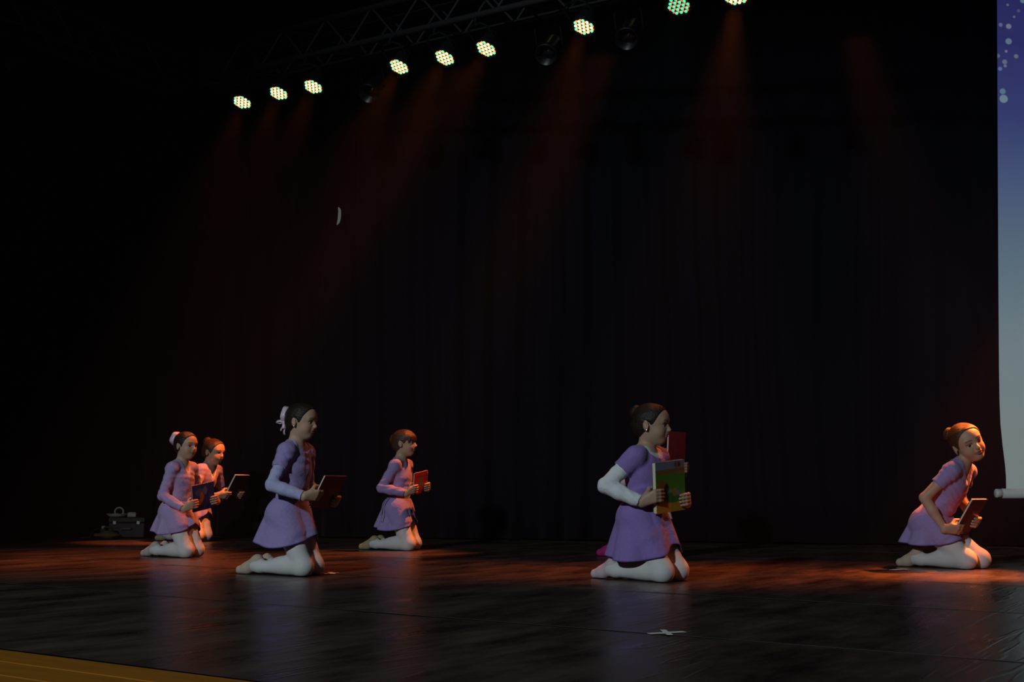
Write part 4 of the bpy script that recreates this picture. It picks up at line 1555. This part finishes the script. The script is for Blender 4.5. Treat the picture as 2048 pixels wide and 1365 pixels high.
# ------------------------------------------------------------------ the seven girls
person(dict(label='kneeling girl with pale bow, lavender short-sleeved leotard over light blue long sleeves', px=(617, 1151), face=30, voxel=0.0036,
            hip=(-0.135, 0, 0.35), lean=6, torso=0.40, head=dict(yaw=0, pitch=6, k=0.96, gaze=(0, -0.25)), under=M_LIGHT, cloth=M_LAV, sleeve='short', slen=0.50, neck='open',
            band_r=1.35, band_w=0.036, band_o=0.006, ribbon='bow', stud=True, shoe=M_SHOE_B, seed=1, bun=(-0.110, 0, 0.032),
            skirt=dict(hem=0.200, flare=(0.172, 0.168), notch=0.030, folds=5, amp=0.011, side=0.045),
            elbow={-1: (-1, -0.45, -0.25), 1: (-1, 0.5, -0.35)}, grip={-1: -0.015, 1: -0.055},
            book=dict(label='dark red hardcover held tilted by the girl with pale bow', at=(0.112, 0.0, 0.470), size=(0.25, 0.20, 0.012), tilt=28, cover=C_RED)))
person(dict(label='kneeling girl in long-sleeved lavender dress with v neck and pink hair band', px=(383, 1115), face=40, scale=0.94, voxel=0.0042,
            hip=(-0.15, 0, 0.345), lean=5, torso=0.370, head=dict(yaw=-6, pitch=3, k=0.96), cloth=M_LAVP, neck='v', trim=M_PINKW, ribbon='band', shoe=M_SHOE_G, seed=2,
            bun=(-0.112, 0, 0.052), bun_r=0.034, band_r=1.5, band_w=0.042, band_o=0.006,
            skirt=dict(hem=0.205, flare=(0.168, 0.160), notch=0.055, folds=8, amp=0.016),
            grip={-1: -0.035, 1: -0.040}, elbow={-1: (-1, -0.5, -0.5), 1: (-1, 0.5, -0.35)},
            book=dict(label='dark blue picture book held upright by the girl in v neck', at=(0.080, 0.01, 0.45), size=(0.22, 0.20, 0.010), tilt=4, roll=10, yaw=-6, cover=C_BLUE)))
person(dict(label='kneeling girl leaning forward at the back, half hidden behind dark blue book', px=(402, 1083), face=38, scale=1.08, voxel=0.0046,
            hip=(-0.085, 0, 0.325), lean=27, head=dict(yaw=0, pitch=10), cloth=M_LAVP, neck='v', trim=M_WHITE, sleeve='short', slen=0.7, shoe=M_SHOE_B, seed=3,
            bun=(-0.088, 0, 0.082), bun_r=0.030, hair=M_HAIR2,
            skirt=dict(hem=0.20, flare=(0.150, 0.155), notch=0.05, folds=8),
            grip={-1: -0.06, 1: -0.06}, elbow={-1: (-0.6, -0.6, -1), 1: (-0.5, 0.6, -1)},
            book=dict(label='olive brown hardcover with lit top edge held out by the back girl', at=(0.315, 0.035, 0.450), size=(0.20, 0.25, 0.018), tilt=30, cover=C_OLIVE)))
person(dict(label='kneeling girl with chestnut fringe and long lavender sleeves, alone at mid stage', px=(823, 1101), face=25, scale=1.0, voxel=0.0042,
            hip=(-0.120, 0, 0.335), lean=3, torso=0.395, head=dict(yaw=5, pitch=0), cloth=M_LAV, neck='wide', fringe=True, sash=True, hair=M_HAIR2, shoe=M_SHOE_O, seed=4,
            bun=(-0.098, 0, 0.030), bun_r=0.034,
            skirt=dict(hem=0.190, flare=(0.155, 0.155), notch=0.075, folds=8, amp=0.015, shift=-0.03),
            grip={-1: -0.035, 1: -0.045}, elbow={-1: (-0.8, -0.5, -0.8), 1: (-0.8, 0.5, -0.6)},
            book=dict(name='spiral_notebook', label='red spiral notebook held up by the girl with fringe', at=(0.070, -0.005, 0.535), size=(0.19, 0.175, 0.010), tilt=8, roll=9, yaw=-8, cover=C_NOTE)))
person(dict(label='kneeling girl in purple dress over white long-sleeved shirt, front right of centre', px=(1342, 1163), face=30, scale=1.06, voxel=0.0036, wide=1.12, arm=1.15,
            hip=(-0.165, 0, 0.325), lean=6, torso=0.355, shoulder=0.116, head=dict(yaw=14, pitch=4), cloth=M_PURP, under=M_WHITE, sleeve='short', slen=0.45, neck='open', shoe=M_SHOE_P, seed=5,
            knees={-1: (-0.005, -0.07), 1: (0.0, 0.07)}, legk=0.99, bun=(-0.095, 0, 0.062), bun_r=0.032, stud=True, skin=(0.43, 0.27, 0.18),
            skirt=dict(hem=0.130, flare=(0.182, 0.178), notch=0.06, folds=6, amp=0.014, shift=0.0, side=0.03),
            grip={-1: -0.035, 1: -0.075}, elbow={-1: (-1, -0.6, -0.35), 1: (-0.8, 0.6, -0.5)},
            book=dict(label='green and orange picture book with grey top, front right', at=(0.000, -0.012, 0.478), size=(0.21, 0.26, 0.026), tilt=4, roll=6, yaw=-14, cover=C_PICT)))
person(dict(label='girl in magenta slippers almost hidden behind the girl in white sleeves', px=(1325, 1117), face=28, scale=1.16, voxel=0.0046,
            hip=(-0.090, 0, 0.345), lean=7, head=dict(at=(-0.075, 0, 0.80), yaw=0, pitch=4), cloth=M_PINKW, neck='crew', shoe=M_SHOE_M, seed=6,
            skirt=dict(hem=0.20, flare=(0.150, 0.150), notch=0.04),
            grip={-1: -0.09, 1: -0.085},
            book=dict(label='bright red book with black marks rising behind the picture book', at=(0.085, 0.03, 0.645), size=(0.20, 0.27, 0.014), tilt=3, yaw=-4, cover=C_REDP)))
person(dict(label='girl leaning forward in short lavender sleeves, face turned out, far right', px=(1945, 1138), face=16, scale=1.10, voxel=0.0038,
            hip=(-0.225, 0, 0.265), lean=32, twist=-8, torso=0.405, head=dict(at=(0.010, -0.03, 0.722), yaw=-46, pitch=4, roll=27, mouth=0.0032, k=1.08),
            cloth=M_LAV, neck='v', sleeve='short', slen=0.50, shoe=M_SHOE_B, seed=7,
            knees={-1: (-0.015, -0.055), 1: (0.030, 0.06)}, legk=0.93, bun=(-0.092, -0.03, 0.066), bun_r=0.030, hair=M_HAIR2,
            skirt=dict(hem=0.150, flare=(0.165, 0.160), notch=0.03, folds=7, amp=0.014, shift=-0.012, waist=0.085, side=0.02),
            grip={-1: -0.075, 1: -0.03}, elbow={-1: (-1, -0.3, 1.6), 1: (-0.6, 0.8, -0.3)},
            book=dict(label='dark red book with lit edge held low by the leaning girl', at=(0.005, -0.03, 0.300), size=(0.16, 0.24, 0.014), tilt=33, yaw=-14, cover=C_RED)))

# ------------------------------------------------------------------ thin stage haze that shows the beams
hz = link('stage_haze', box_mesh('stage_haze', 14, 7.4, 4.25, c=(0, 0, 2.15)), None)
hz.location = (0.3, 7.2, 0.002)
hm = bpy.data.materials.new('haze')
hm.use_nodes = True
nt = hm.node_tree
nt.nodes.remove(nt.nodes['Principled BSDF'])
vsn = nt.nodes.new('ShaderNodeVolumeScatter')
vsn.inputs['Density'].default_value = 0.0020
vsn.inputs['Anisotropy'].default_value = 0.35
nt.links.new(vsn.outputs[0], nt.nodes['Material Output'].inputs['Volume'])
hz.data.materials.append(hm)
hz['kind'] = 'stuff'
hz['label'] = 'thin orange lit stage haze under the lamps'
hz['category'] = 'haze'
